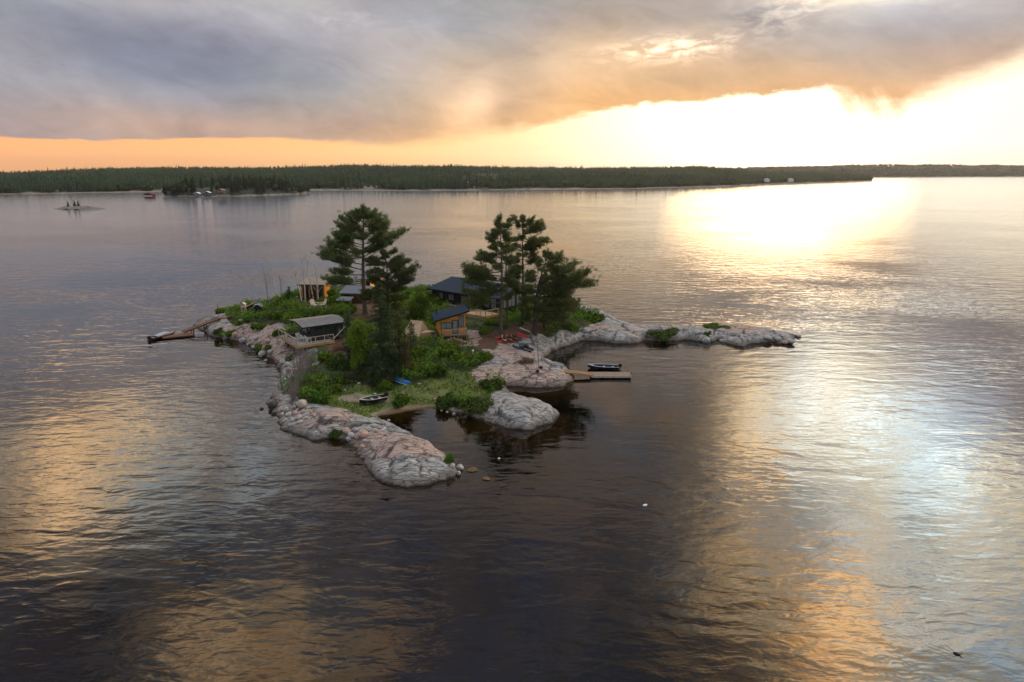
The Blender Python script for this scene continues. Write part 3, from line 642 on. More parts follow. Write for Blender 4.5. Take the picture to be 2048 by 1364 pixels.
pinkf = fbm(GXX*.35, GYY*.35, 61, 4)*.62
for (px, py, w, h) in PINK:
    x, y, _z = hit(px, py); pinkf = np.maximum(pinkf, (.92-.35*(((GXX-x)/w)**2+((GYY-y)/h)**2))*(.55+.8*fbm(GXX*.5, GYY*.5, 62, 3)))
def island_mat():
    m = bpy.data.materials.new('granite_and_soil'); m.use_nodes = True; nt = m.node_tree; b = nt.nodes['Principled BSDF']
    b.inputs['Roughness'].default_value = .85; b.inputs['Specular IOR Level'].default_value = .25
    P = ND(nt, 'ShaderNodeNewGeometry').outputs['Position']; sp = ND(nt, 'ShaderNodeSeparateXYZ', i_0=P); z = X(nt, sp.outputs[2])
    A = lambda n: X(nt, ND(nt, 'ShaderNodeAttribute', attribute_name=n).outputs['Fac'])
    n1 = noise(nt, P, .9, 6, .65); n2 = noise(nt, P, 4.5, 5, .7); n3 = noise(nt, P, .28, 4, .6, .5)
    st = ND(nt, 'ShaderNodeMapping', i_Vector=P); st.inputs['Rotation'].default_value = (0, 0, .55); st.inputs['Scale'].default_value = (.5, 2.6, 1.6)
    n4 = noise(nt, st.outputs[0], .9, 5, .7, .4)
    grey = mixc(nt, n1.ls(.3, .7), (.16, .155, .155), (.43, .415, .40))
    pink = mixc(nt, n2.ls(.3, .7), (.27, .175, .145), (.47, .34, .285))
    c = mixc(nt, (A('pink')+(n3-.5)*.5+(n1-.5)*.3).ls(.38, .62)*.85, grey, pink)
    c = mixc(nt, n2.ls(.56, .74)*.4, c, (.52, .51, .49))               # pale lichen
    c = mixc(nt, n4.ls(.55, .68)*.75, c, (.10, .088, .08))              # dark seams and lichen
    c = mixc(nt, A('crack').ls(.75, .15)*.9, c, (.04, .036, .033))
    vt = ND(nt, 'ShaderNodeTexVoronoi', feature='DISTANCE_TO_EDGE', i_Vector=ND(nt, 'ShaderNodeVectorMath', operation='ADD', i_0=st.outputs[0], i_1=ND(nt, 'ShaderNodeTexNoise', i_Vector=P, i_Scale=1.3).outputs['Color']).outputs[0], i_Scale=.8)
    vc = X(nt, vt.outputs[0]).ls(.075, .01)
    c = mixc(nt, vc*.85, c, (.05, .045, .04))
    # water line: dark algae stain, a rusty rim just above it
    zz = z+(n1-.5)*.35
    c = mixc(nt, zz.ls(.85, .35)*.65, c, (.085, .06, .045))
    c = mixc(nt, zz.ls(.24, .08)*.9, c, (.035, .025, .017))
    c = mixc(nt, z.ls(-.05, -.5)*.6, c, (.20, .12, .05))
    soil = mixc(nt, n1.ls(.35, .65), (.030, .040, .014), (.06, .065, .025))
    c = mixc(nt, (A('veg')+(n2-.5)*.5).ls(.4, .6), c, soil)
    gr = mixc(nt, n2.ls(.3, .7), (.075, .11, .024), (.14, .155, .045))
    gr = mixc(nt, n1.ls(.50, .62)*.8, gr, (.16, .13, .08))
    c = mixc(nt, (A('grass')+(n1-.5)*.5).ls(.4, .6), c, gr)
    dirt = mixc(nt, n2.ls(.3, .7), (.05, .028, .018), (.15, .085, .055))
    c = mixc(nt, (A('dirt')+(n1-.5)*.7).ls(.45, .6), c, dirt)
    sand = mixc(nt, n2.ls(.3, .7), (.16, .125, .085), (.30, .245, .175))
    c = mixc(nt, (A('sand')+(n2-.5)*.8).ls(.5, .7), c, sand)
    wet = mixc(nt, z.ls(.22, .04), sand, (.10, .055, .025))
    c = mixc(nt, A('beach').ls(.35, .6), c, wet)
    nt.links.new(c, b.inputs['Base Color'])
    hgt = n1*.10+n2*.05-vc*.05+n4*.05
    bn = ND(nt, 'ShaderNodeBump', i_Strength=.9, i_Height=hgt); bn.inputs['Distance'].default_value = 1.
    nt.links.new(bn.outputs[0], b.inputs['Normal'])
    return m
keepv = D0 > -13
idx = -np.ones(GXX.shape, int); idx[keepv] = np.arange(keepv.sum())
V = np.stack([GXX[keepv], GYY[keepv], Hh[keepv]], -1)
Fq = np.stack([idx[:-1, :-1], idx[1:, :-1], idx[1:, 1:], idx[:-1, 1:]], -1).reshape(-1, 4); Fq = Fq[(Fq >= 0).all(1)]
granite = island_mat()
isl = npmesh('island_ground', V, Fq, granite, smooth=True, attrs={'pink': pinkf[keepv], 'crack': np.where(inl > .5, crack, 1)[keepv], 'veg': veg[keepv], 'grass': grs[keepv], 'dirt': drt[keepv], 'sand': snd[keepv], 'beach': bch[keepv]})
setp(isl, kind='structure')
# ------------------------------------------------------------------ leaves
def quads(C, N, s, asp=.7, r=None, curl=0):
    """leaf quads at centres C facing roughly N, half-size s"""
    r = r or np.random.RandomState(1); n = len(C)
    a = r.normal(size=(n, 3)); a -= N*(a*N).sum(1)[:, None]; a /= np.linalg.norm(a, axis=1)[:, None]+1e-9; b = np.cross(N, a)
    s = np.broadcast_to(np.asarray(s), (n,))[:, None]
    V = np.stack([C-a*s, C-b*s*asp, C+a*s, C+b*s*asp], 1).reshape(-1, 3)
    return V, np.arange(4*n).reshape(-1, 4)
def unit(v): return v/(np.linalg.norm(v, axis=-1, keepdims=True)+1e-9)
leaf_green = leafmat('leaf_green', (.022,.055,.009), (.15,.25,.035), .3)
leaf_lime = leafmat('leaf_lime', (.055,.10,.014), (.19,.27,.035), .35)
leaf_juniper = leafmat('juniper_green', (.025,.055,.013), (.10,.15,.035), .2)
needle = leafmat('pine_needles', (.05,.078,.028), (.22,.27,.095), .45)
needle_sp = leafmat('spruce_needles', (.034,.058,.028), (.13,.17,.080), .3)
needle_br = leafmat('dying_needles', (.06,.035,.02), (.16,.09,.05), .2)
bark = mat('pine_bark', (.15,.125,.105), .9, var=.55, vscale=6, bump=.5)
bark_dk = mat('dark_bark', (.075,.062,.052), .9, var=.5, vscale=6)
bark_pale = mat('pale_bark', (.62,.55,.48), .8, col2=(.34,.28,.24), vscale=5)
twig = mat('twig_grey', (.30,.245,.21), .9, var=.4, vscale=5)
# ---- undergrowth over the soil: one mass of leaves
CLEAR = [(618, 683, 3.4, 6.5), (645, 676, 3.4, 4.), (622, 596, 5., 3.6), (905, 660, 4., 3.6), (827, 672, 3.2, 2.6), (700, 603, 4.6, 3.2), (516, 632, 3.1, 1.5), (486, 622, 2.3, 1.6), (740, 580, 4.6, 2.5), (960, 632, 4.2, 4.), (637, 614, 4.7, 2.4)]
def undergrowth():
    r = np.random.RandomState(21); n = 420000
    x = r.uniform(-62, 30, n); y = r.uniform(66, 135, n)
    i = ((x-GX0)/GS).astype(int); j = ((y-GY0)/GS).astype(int)
    w = veg[i, j]*(1-np.clip(grs[i, j]*1.2, 0, 1))*(1-np.clip(drt[i, j]*1.2, 0, 1))*(1-bch[i, j])
    m1 = fbm(x*.45, y*.45, 71, 3); m2 = fbm(x*1.4, y*1.4, 72, 2)
    dens = np.clip((m1-.34)*4, 0.06, 1)
    back = np.clip((y-108)/20, 0, 1)
    for (px, py, z_, rad_) in CLEAR:
        cx, cy = at(px, py, z_); w = np.where((x-cx)**2+(y-cy)**2 < rad_**2, 0, w)
    k = (w > .35) & (r.rand(n) < dens*(.75+.25*back)) & (D[i, j] > .3)
    x, y, m1, m2 = x[k], y[k], m1[k], m2[k]
    hgt = np.clip((m1-.36)*3.4, 0, 1)*(.35+.8*m2)*1.9
    z = H(x, y)+hgt*(.45+.6*r.rand(len(x)))+.05
    C = np.stack([x, y, z], -1)
    N = unit(np.stack([r.normal(0, .6, len(x)), r.normal(0, .6, len(x)), np.full(len(x), .75)], -1))
    V, F = quads(C, N, r.uniform(.08, .19, len(x)), .75, r)
    tint = np.clip(.12+.5*fbm(x*.5, y*.5, 73, 2)*r.rand(len(x))*1.5+hgt*.28+r.normal(0, .08, len(x)), 0, 1)
    o = npmesh('undergrowth', V, F, leaf_green, attrs={'tint': np.repeat(tint, 4)})
    setp(o, 'low green leafy undergrowth covering the soil of the island', 'undergrowth', kind='stuff')
undergrowth()
def grass():
    r = np.random.RandomState(22); n = 60000
    x = r.uniform(-30, 5, n); y = r.uniform(62, 100, n)
    i = ((x-GX0)/GS).astype(int); j = ((y-GY0)/GS).astype(int)
    k = (grs[i, j] > .4) & (snd[i, j] < .4) & (bch[i, j] < .3) & (fbm(x*.8, y*.8, 81, 3) > .44+.25*(r.rand(n)-.5)) & (D[i, j] > .2)
    x, y = x[k], y[k]; n = len(x); z = H(x, y)
    a = r.rand(n)*6.28; w = .03+.05*r.rand(n); h = .10+.30*r.rand(n)**2
    lx, ly = r.normal(0, .08, n), r.normal(0, .08, n)
    V = np.stack([np.stack([x-np.cos(a)*w, y-np.sin(a)*w, z], -1), np.stack([x+np.cos(a)*w, y+np.sin(a)*w, z], -1), np.stack([x+lx, y+ly, z+h], -1)], 1).reshape(-1, 3)
    o = npmesh('grass', V, np.arange(3*n).reshape(-1, 3), leaf_lime, attrs={'tint': np.repeat(r.rand(n)*.7, 3)})
    setp(o, 'short bright grass of the low ground behind the small beach', 'grass', kind='stuff')
grass()
# ------------------------------------------------------------------ trees
class Needles:
    def __init__(s, seed): s.r = np.random.RandomState(seed); s.C = []; s.D = []; s.S = []; s.T = []
    def add(s, C, D, S, T):
        s.C.append(C); s.D.append(D); s.S.append(S); s.T.append(T)
    def build(s, name, mat_, parent, k=5, w=.07):
        C = np.concatenate(s.C); D = np.concatenate(s.D); S = np.concatenate(s.S); T = np.concatenate(s.T); n = len(C); r = s.r
        V = []
        for i in range(k):
            d = unit(D+r.normal(0, .55, (n, 3))); a = unit(np.cross(d, r.normal(size=(n, 3))))
            V.append(np.stack([C-a*(w*S)[:, None], C+a*(w*S)[:, None], C+d*S[:, None]+a*(w*.3*S)[:, None]], 1))
        V = np.concatenate(V, 0).reshape(-1, 3)
        tint = np.tile(T, k)+r.normal(0, .07, n*k)
        return npmesh(name, V, np.arange(len(V)).reshape(-1, 3), mat_, parent, attrs={'tint': np.repeat(np.clip(tint, 0, 1), 3)})
def bez(p0, p1, p2, n=8):
    t = np.linspace(0, 1, n)[:, None]; return (1-t)**2*p0+2*t*(1-t)*p1+t*t*p2
def pad(nd, r, path, f0=.4, wid=.9, n=90, thick=.28, S=(.20, .40), up=.9, tint=.5):
    """flat spray of needle tufts along the outer part of a limb"""
    L = np.linalg.norm(path[-1]-path[0]); m = len(path)
    nc = max(3, n//11); ci = r.randint(0, nc, n)
    tc_ = f0+(1.03-f0)*(np.arange(nc)+r.rand(nc))/nc; uc = r.uniform(-1, 1, nc); zc_ = r.normal(.4, .6, nc); tintc = r.normal(0, .13, nc)
    t = tc_[ci]+r.normal(0, .22/max(L, 1.), n); t = np.clip(t, f0*.8, 1.06); q = np.clip(t*(m-1), 0, m-1.001); i = q.astype(int); f = (q-i)[:, None]
    P = path[i]*(1-f)+path[i+1]*f; dirn_ = unit(path[i+1]-path[i])
    side = unit(np.cross(dirn_, np.array([0, 0, 1.]))); w = wid*np.sin(np.pi*np.clip((t-f0)/(1.12-f0), .08, .97))**.7
    u = uc[ci]; P = P+side*(u*w)[:, None]+np.array([0, 0, 1])*(zc_[ci]*thick)[:, None]+r.normal(0, .13, (n, 3))*np.array([1, 1, .7])
    Dv_ = unit(dirn_*.5+side*(u*.55)[:, None]+np.array([0, 0, up])+r.normal(0, .2, (n, 3)))
    nd.add(P, Dv_, r.uniform(S[0], S[1], n), np.clip(tint+tintc[ci]+r.normal(0, .15, n), 0, 1))
    return side
def pine(label, loc, h, limbs, seed, auto=14, a0=.3, al=3.2, lean=(0, 0), tr=.28, group=None, nmat=None, dens=1., topb=1., bark_=None, asym=None, autopad=.9, rise=.35):
    """limbs: (height on trunk, end dx, end dz, depth dy) in metres, x to the right in the picture"""
    r = np.random.RandomState(seed); t = thing('pine_tree', label, 'tree', loc, 0, group)
    tm = MB(); pts = [Vector((lean[0]*u*u+.12*math.sin(u*5+seed), lean[1]*u*u, h*u)) for u in np.linspace(-.02, 1, 10)]
    tm.tube(pts, [tr*(1-.88*u)*(1.25 if u < .05 else 1) for u in np.linspace(0, 1, 10)], 8)
    def ontr(z):
        u = z/h; return np.array([lean[0]*u*u+.12*math.sin(u*5+seed), lean[1]*u*u, z])
    nd = Needles(seed)
    spec = [(z, dx, dz, dy, 1.) for z, dx, dz, dy in limbs]
    for k in range(auto):
        u = a0+(1-a0)*(k+.5+r.uniform(-.4, .4))/auto; a = k*2.4+r.uniform(-.5, .5)
        prof = (math.sin(math.pi*min(1, (u-a0)/(1-a0)*.72+.26)))**.8
        L = al*prof*r.uniform(.65, 1.1); ca, sa = math.cos(a), math.sin(a)
        if asym and ca > 0: L *= asym
        spec.append((u*h, L*ca, L*rise*r.uniform(.3, 1.4), L*sa, .75))
    for (z, dx, dz, dy, sc) in spec:
        p0 = ontr(z); p2 = ontr(z)+np.array([dx, dy, dz]); L = np.linalg.norm(p2-p0)
        mid = (p0+p2)/2+np.array([0, 0, -.10*L+.1])+r.normal(0, .06*L, 3)*np.array([1, 1, .5])
        path = bez(p0, mid, p2, 8); r0 = max(.03, min(.13, .022*L+.02)*(1-z/h*.4))
        tm.tube([Vector(p) for p in path], [r0*(1-.75*i/7) for i in range(8)], 5)
        n = int(44*dens*sc*max(1., L))
        side = pad(nd, r, path, .32, .22*L+.22, n, .22+.07*L, tint=.42)
        for j in range(int(4+L*2.2)):      # side sprays
            f = r.uniform(.35, .9); b = path[int(f*7)]; sd_ = side[0]*r.choice([-1, 1]); e = b+unit(sd_*1.+unit(p2-p0)*.7+np.array([0, 0, .35+r.normal(0, .2)]))*L*r.uniform(.25, .42)
            sp_ = bez(b, (b+e)/2+np.array([0, 0, -.05]), e, 4); tm.tube([Vector(p) for p in sp_], [r0*.4, r0*.3, r0*.25, r0*.15], 4)
            pad(nd, r, sp_, .25, .16*L+.2, int(24*dens*sc*max(1, L*.6)), .26, tint=.45+r.normal(0,.08))
    top = np.array([ontr(h*.9), ontr(h*.95), ontr(h)+np.array([0, 0, .2])])
    pad(nd, r, top, 0, .9*topb, int(90*dens), .5, tint=.5)
    tm.build('trunk', bark_ or bark, t, smooth=True)
    nd.build('crown', nmat or needle, t, k=5)
    return t
def pine_px(label, base, items, seed, top, **kw):
    """limbs given by where they leave the trunk and end in the photograph, turned into metres at the tree's distance"""
    p = hit(*base); m = mpp(p)
    H_ = (base[1]-top[1])*m*.97
    if 'lean' not in kw: kw['lean'] = ((top[0]-base[0])*m, 0)
    L = []
    r = np.random.RandomState(seed+5)
    for (x0, y0, x1, y1) in items:
        z = (base[1]-y0)*m*.97; tx = (top[0]-base[0])*m*(z/H_)**2+(base[0])*0
        L.append((z, ((x1-base[0])*m-tx)*.96, (y0-y1)*m*.95, r.uniform(-.22, .22)*abs(x1-x0)*m))
    return pine(label, (p.x, p.y, p.z-.15), H_, L, seed, **kw)
Z4 = lambda a, b: (620+a/6.82, 400+b/6.82)
def q4(l): return [(*Z4(a, b), *Z4(c, d)) for a, b, c, d in l]
pine_px('tall broad old pine with a bare lower trunk, left of the two high trees', (731, 628), q4([(710,1110,240,1060),(705,1080,330,1120),(700,1000,370,960),(700,930,200,740),(720,860,215,660),(700,720,260,540),(715,760,300,760),(740,600,400,480),(740,520,430,330),(740,420,500,230),(745,380,600,260),(750,300,690,150),(750,300,830,130),(750,260,900,200),(755,380,1000,200),(760,470,1120,290),(770,650,1100,400),(780,660,1320,440),(775,700,1180,560),(775,760,1060,560),(770,880,1000,850),(765,870,900,760),(760,1010,900,960),(740,470,700,380),(745,330,1080,260),(745,280,560,220),(745,240,760,110),(745,420,480,420),(750,400,1100,330),(745,300,620,170),(745,520,420,440),(750,300,960,150)]),
    41, (735, 418), auto=16, a0=.5, al=4.0, tr=.42, dens=1.0, lean=(.4, 0))
pine_px('feathery pine leaning out to the right beside the tall broad old pine', (778, 634), q4([(1060,760,1200,670),(1060,880,1280,760),(1060,900,1360,820),(1070,1000,1300,860),(1080,1060,1470,900),(1090,1100,1430,1010),(1090,1180,1420,1060),(1090,1250,1330,1180),(1040,900,880,850),(1030,1000,860,960),(1040,1130,820,1080),(1040,1250,760,1240),(1050,1330,700,1300),(1060,760,1000,690),(1090,1350,1330,1330)]),
    42, (772, 502), auto=26, a0=.12, al=3.0, tr=.24, dens=1.1, bark_=bark_dk, lean=(-.2, 0), rise=.3)
Z5 = lambda a, b: (900+a/5.053, 410+b/5.053)
def q5(l): return [(*Z5(a, b), *Z5(c, d)) for a, b, c, d in l]
pine_px('tallest left pine of the right-hand clump, pale straight trunk and layered limbs', (1003, 663), q5([(530,880,160,860),(530,960,170,960),(530,830,300,900),(525,800,160,740),(525,740,150,700),(520,690,165,600),(520,640,170,660),(520,560,240,510),(520,500,290,470),(520,420,400,400),(520,350,390,330),(520,320,385,270),(520,250,450,240),(520,210,470,150),(520,160,520,100),(530,200,640,180),(530,300,620,260),(530,420,640,400),(530,560,650,540),(540,900,640,880),(540,760,640,740)]),
    43, (1004, 436), auto=18, a0=.30, al=2.6, tr=.30, dens=1.15, lean=(-.1, 0), rise=.15)
pine_px('second tall pine of the right-hand clump, its top touching the first', (1044, 648), q5([(730,200,640,110),(735,180,740,100),(740,200,860,120),(745,220,940,170),(750,260,950,220),(745,330,1000,350),(745,370,920,390),(740,420,880,430),(735,500,860,480),(735,560,620,540),(730,640,640,690),(730,760,600,780),(730,860,620,850),(735,520,900,530),(735,700,850,660),(730,330,620,330)]),
    44, (1047, 434), auto=20, a0=.28, al=2.5, tr=.27, dens=1.2, lean=(.2, 0), bark_=bark_dk, rise=.15)
pine_px('slim pine standing close behind the tallest of the right-hand clump', (1013, 655), q5([(590,200,640,120),(590,260,520,230),(590,340,680,330),(590,450,660,420)]),
    45, (1018, 450), auto=14, a0=.42, al=2.0, tr=.2, dens=1.0, lean=(.1, 0), rise=.1)
pine_px('wide windswept pine at the right edge of the clump, limbs reaching to the right', (1068, 668), q5([(960,560,1120,460),(960,600,1130,520),(970,640,1190,610),(980,760,1280,570),(990,800,1400,660),(990,830,1440,790),(980,860,1250,830),(970,900,1240,900),(960,980,1270,960),(950,1050,1280,1030),(940,1100,1200,1120),(960,520,940,450),(950,560,860,590),(940,700,760,720),(930,860,720,830),(920,960,700,930),(910,1040,690,1010),(900,1120,760,1100),(950,500,1010,460),(960,700,1150,720),(950,780,1120,800)]),
    46, (1094, 500), auto=20, a0=.12, al=3.0, tr=.34, dens=1.0, bark_=bark_dk, rise=.12)
pine('dense young pine filling the middle of the right-hand clump', tuple(hit(1088, 657)-Vector((0,0,.1))), 9.0, [], 47, auto=24, a0=.08, al=2.2, tr=.16, dens=.9, bark_=bark_dk, rise=.1)
pine('shorter bushy pine at the right foot of the windswept pine', tuple(hit(1128, 655)-Vector((0,0,.1))), 6.2, [], 48, auto=20, a0=.06, al=2.0, tr=.13, dens=1.0, bark_=bark_dk, rise=.25)
# ---- spruces
def spruce(label, loc, h, rad, seed, nmat=None, group=None, dens=1., droop=.25, bare=.03, name='spruce_tree', bark_=None):
    r = np.random.RandomState(seed); t = thing(name, label, 'tree', loc, 0, group)
    tm = MB(); tm.tube([(0, 0, -.2), (r.normal(0,.05), r.normal(0,.05), h*.5), (0, 0, h)], [.018*h+.03, .012*h+.02, .015], 6)
    nd = Needles(seed); nb = int(h*9)
    for k in range(nb):
        u = bare+(1-bare)*(k+r.rand())/nb; a = r.rand()*6.28; L = rad*((1-u)**.75)*r.uniform(.6, 1.15)+.12; z = u*h
        e = np.array([L*math.cos(a), L*math.sin(a), z-droop*L+.1]); p0 = np.array([0, 0, z])
        path = bez(p0, (p0+e)/2+np.array([0, 0, .08*L]), e, 4)
        if L > .6: tm.tube([Vector(p) for p in path], [.02, .016, .012, .006], 3)
        pad(nd, r, path, .1, .30*L+.08, int((9+22*L)*dens), .10, S=(.14, .26), up=.15, tint=.38+.25*(r.rand()-.5))
    nd.add(np.array([[0, 0, h]]*10)+r.normal(0, .04, (10, 3)), np.array([[0, 0, 1.]]*10), np.full(10, .25), np.full(10, .5))
    tm.build('trunk', bark_ or bark_dk, t); nd.build('crown', nmat or needle_sp, t, k=5, w=.12)
    return t
def sp_px(label, base, top, wpx, seed, **kw):
    p = hit(*base); m = mpp(p); return spruce(label, (p.x, p.y, p.z-.1), (base[1]-top[1])*m*1.03, wpx*m/2, seed, **kw)
sp_px('tall narrow dark spruce in the middle of the island, above the other green trees', (766, 752), (768, 572), 82, 51, dens=1.9)
sp_px('grey-green spruce with a pointed top in front of the lime green tree', (733, 760), (734, 690), 60, 52, dens=1.5)
sp_px('dull green spruce leaning on the right side of the tall narrow spruce', (800, 742), (797, 628), 58, 53, dens=1.3, nmat=needle)
sp_px('small spruce in front of the canvas tent', (824, 702), (822, 646), 26, 54)
sp_px('half-dead brown spruce behind the forked bare birch', (812, 748), (812, 668), 36, 55, nmat=needle_br, dens=.7)
sp_px('short dark spruce between the tall narrow spruce and the blue boat', (783, 752), (785, 685), 60, 56, dens=1.5)
sp_px('spruce shaded by the lime green tree, nearest the parked motor boat', (750, 770), (752, 700), 60, 57, dens=1.5)
sp_px('dark bushy spruce in front of the deck cabin, beside the brown bare trunk', (704, 735), (700, 625), 46, 58, dens=1.3)
sp_px('tiny pointed spruce beside the thin bare birches at the back', (579, 599), (579, 576), 9, 59)
# ---- broad-leaved trees and shrubs
def leafcloud(lobes, n, r, s=(.08, .17), tbase=.25, inner=.5):
    """leaves over lobes (x, y, z, rx, ry, rz)"""
    w = np.array([l[3]*l[5]+l[4]*l[5] for l in lobes]); w = w/w.sum(); C = []; N = []; T = []
    for l, f in zip(lobes, w):
        m = max(8, int(n*f)); d = unit(r.normal(size=(m, 3))); d[:, 2] = np.where(d[:, 2] < -.45, -d[:, 2], d[:, 2])
        rad = inner+(1.08-inner)*r.rand(m)**.6
        bump_ = 1+.22*np.sin(d[:, 0]*7+l[0]*3)*np.sin(d[:, 1]*6+l[1])*np.sin(d[:, 2]*6+1)
        P = np.array(l[:3])+d*np.array(l[3:])*(rad*bump_)[:, None]
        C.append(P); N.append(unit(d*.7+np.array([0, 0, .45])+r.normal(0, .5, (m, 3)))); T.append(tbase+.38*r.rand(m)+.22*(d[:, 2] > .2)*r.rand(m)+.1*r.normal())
    C = np.concatenate(C); N = np.concatenate(N); T = np.concatenate(T)
    V, F = quads(C, N, r.uniform(s[0], s[1], len(C)), .7, r); return V, F, np.repeat(np.clip(T, 0, 1), 4)
def shrub_mesh(seed, mat_, nl=7, n=1500, s=(.07, .15), flat=.6):
    r = np.random.RandomState(seed)
    lobes = [(r.uniform(-.62, .62), r.uniform(-.5, .5), r.uniform(.15, .45)*flat, r.uniform(.3, .5), r.uniform(.3, .5), r.uniform(.35, .6)*flat) for _ in range(nl)]
    V, F, T = leafcloud(lobes, n, r, s)
    V[:, 2] = np.maximum(V[:, 2], -.1)
    return V, F, T
protoS = {}
def shrub(label, loc, sx, sy, sz, kind='leafy', seed=0, group=None, name='bush', cat='bush'):
    key = (kind, seed % 4)
    if key not in protoS:
        mt = {'leafy': leaf_green, 'lime': leaf_lime, 'juniper': leaf_juniper}[kind]
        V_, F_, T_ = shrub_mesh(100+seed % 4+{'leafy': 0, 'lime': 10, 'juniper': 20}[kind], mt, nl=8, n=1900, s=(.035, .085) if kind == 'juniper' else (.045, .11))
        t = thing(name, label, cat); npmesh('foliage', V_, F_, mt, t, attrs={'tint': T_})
        m = MB(); rr = np.random.RandomState(seed)
        for k in range(6):
            a = rr.rand()*6.28; q = rr.uniform(.1, .5); m.tube([(0, 0, -.1), (q*.5*math.cos(a), q*.5*math.sin(a), .2), (q*math.cos(a), q*math.sin(a), .42)], [.02, .015, .008], 4)
        m.build('stem', twig, t); protoS[key] = t
    else: t = copy_tree(protoS[key])
    t.location = loc; t.scale = (sx, sy, sz); t.rotation_euler = (0, 0, (seed*1.7) % 6.28 if kind != 'juniper' else (seed*.4) % .6)
    t.name = name; setp(t, label, cat, group)
    if group is None and 'group' in t: del t['group']
    return t
def sh_px(label, px, py, wpx, hpx, kind='leafy', seed=0, group=None, sink=.1, deep=.8, **kw):
    p = hit(px, py); m = mpp(p); return shrub(label, (p.x, p.y+wpx*m*.15, p.z-sink), wpx*m/2.1, wpx*m/2.1*deep, hpx*m*1.25, kind, seed, group, **kw)
def leafy_tree(label, base, top, wpx, seed, mt, n=9000):
    p = hit(*base); m = mpp(p); h = (base[1]-top[1])*m; w = wpx*m/2; r = np.random.RandomState(seed)
    t = thing('leafy_tree', label, 'tree', (p.x, p.y, p.z-.1)); tm = MB()
    tm.tube([(0, 0, 0), (.05, 0, h*.3), (-.05, 0, h*.55), (0, 0, h*.85)], [.13, .1, .07, .03], 6)
    lobes = []
    for k in range(17):
        a = r.rand()*6.28; u = r.uniform(.22, .92); q = w*.62*math.sin(math.pi*min(1, u*.8+.12))*r.rand()**.5
        rr_ = w*r.uniform(.28, .48); lobes.append((q*math.cos(a), q*math.sin(a), u*h, rr_, rr_, rr_*1.15))
        tm.tube([(0, 0, u*h*.6), (q*.5*math.cos(a), q*.5*math.sin(a), u*h*.85), (q*math.cos(a), q*math.sin(a), u*h)], [.05, .035, .015], 4)
    V_, F_, T_ = leafcloud(lobes, n, r, (.07, .15), .3)
    tm.build('trunk', bark_dk, t); npmesh('crown', V_, F_, mt, t, attrs={'tint': T_}); return t
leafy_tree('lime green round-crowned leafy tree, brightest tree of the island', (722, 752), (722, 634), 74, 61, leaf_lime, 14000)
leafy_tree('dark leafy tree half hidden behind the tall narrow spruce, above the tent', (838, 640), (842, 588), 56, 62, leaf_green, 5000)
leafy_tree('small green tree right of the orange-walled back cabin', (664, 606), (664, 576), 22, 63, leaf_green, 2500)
# ---- bare trees
def bare_tree(label, base, top, seed, mt, group=None, spread=.45, nb=14, forks=None, r0=.07, twigs=5):
    p = hit(*base); m = mpp(p); h = (base[1]-top[1])*m*1.02; r = np.random.RandomState(seed); dx_ = (top[0]-base[0])*m
    t = thing('bare_tree', label, 'tree', (p.x, p.y, p.z-.1), 0, group); a = MB(); b = MB()
    mx_ = r.normal(0, .06*h)
    P = bez(np.array([0, 0, 0.]), np.array([dx_*.4+mx_, r.normal(0, .05*h), h*.55]), np.array([dx_, 0, h]), 9)
    a.tube([Vector(q) for q in P], [r0*(1-.85*i/8) for i in range(9)], 6)
    for (fx0, fy0, fx1, fy1) in (forks or []):
        s = np.array([(fx0-base[0])*m, 0, (base[1]-fy0)*m]); e = np.array([(fx1-base[0])*m, r.normal(0, .3), (base[1]-fy1)*m])
        a.tube([Vector(q) for q in bez(s, (s+e)/2+np.array([(e-s)[0]*.25, 0, -.05*h]), e, 6)], [r0*.7*(1-.8*i/5) for i in range(6)], 5)
    for k in range(nb):
        u = r.uniform(.35, .98); s = P[int(u*8)]; an = r.rand()*6.28; L = spread*h*(1.1-u)*r.uniform(.5, 1.1)+.25
        e = s+np.array([L*math.cos(an)*.6, L*math.sin(an)*.6, L*.85])
        a.tube([Vector(s), Vector((s+e)/2+r.normal(0, .03*L, 3)), Vector(e)], [.022, .016, .008], 4)
        for j in range(twigs):
            c = s+(e-s)*r.uniform(.3, 1); d = unit(r.normal(size=3)+np.array([0, 0, .8]))*L*.35
            b.tube([Vector(c), Vector(c+d)], [.009, .005], 3)
    a.build('trunk', mt, t)
    if b.v: b.build('twigs', twig, t)
    return t
for k, (b, tp) in enumerate([((536,600),(530,533)),((553,596),(548,525)),((563,592),(563,548)),((603,601),(585,528)),((611,603),(608,508)),((628,602),(620,518)),((636,606),(635,530))]):
    nm = ['grey bare birch farthest left behind the outhouse', 'pale leaning bare birch, second from the left', 'thinnest grey bare birch stem at the back shore', 'pale birch leaning left in front of the orange cabin',
        'tallest pale bare birch in front of the orange cabin', 'twisted pale bare birch before the middle of the orange cabin', 'pale bare birch before the right end of the orange cabin'][k]
    bare_tree(nm, b, tp, 70+k, bark_pale if k not in (0, 2) else twig, 'bare birches by the back cabin', nb=17, r0=.14)
bare_tree('forked bare white birch standing before the brown spruce', (801, 737), (790, 660), 81, bark_pale, forks=[(799,712,805,668),(798,705,788,672),(799,700,797,690)], nb=6, r0=.10, twigs=2)
bare_tree('dead grey-brown trunk standing behind the deck cabin rail', (697, 716), (696, 655), 82, bark_dk, nb=6, r0=.16, twigs=3)
p = hit(668, 685); m = mpp(p)
t = thing('fallen_tree', 'white fallen dead tree propped against the right end of the deck rail', 'dead tree', (p.x, p.y, p.z)); a = MB()
r = np.random.RandomState(9)
a.tube([(0, 0, .6), (.7, .1, 1.3), (1.7, .2, 2.3)], [.09, .07, .03], 6)
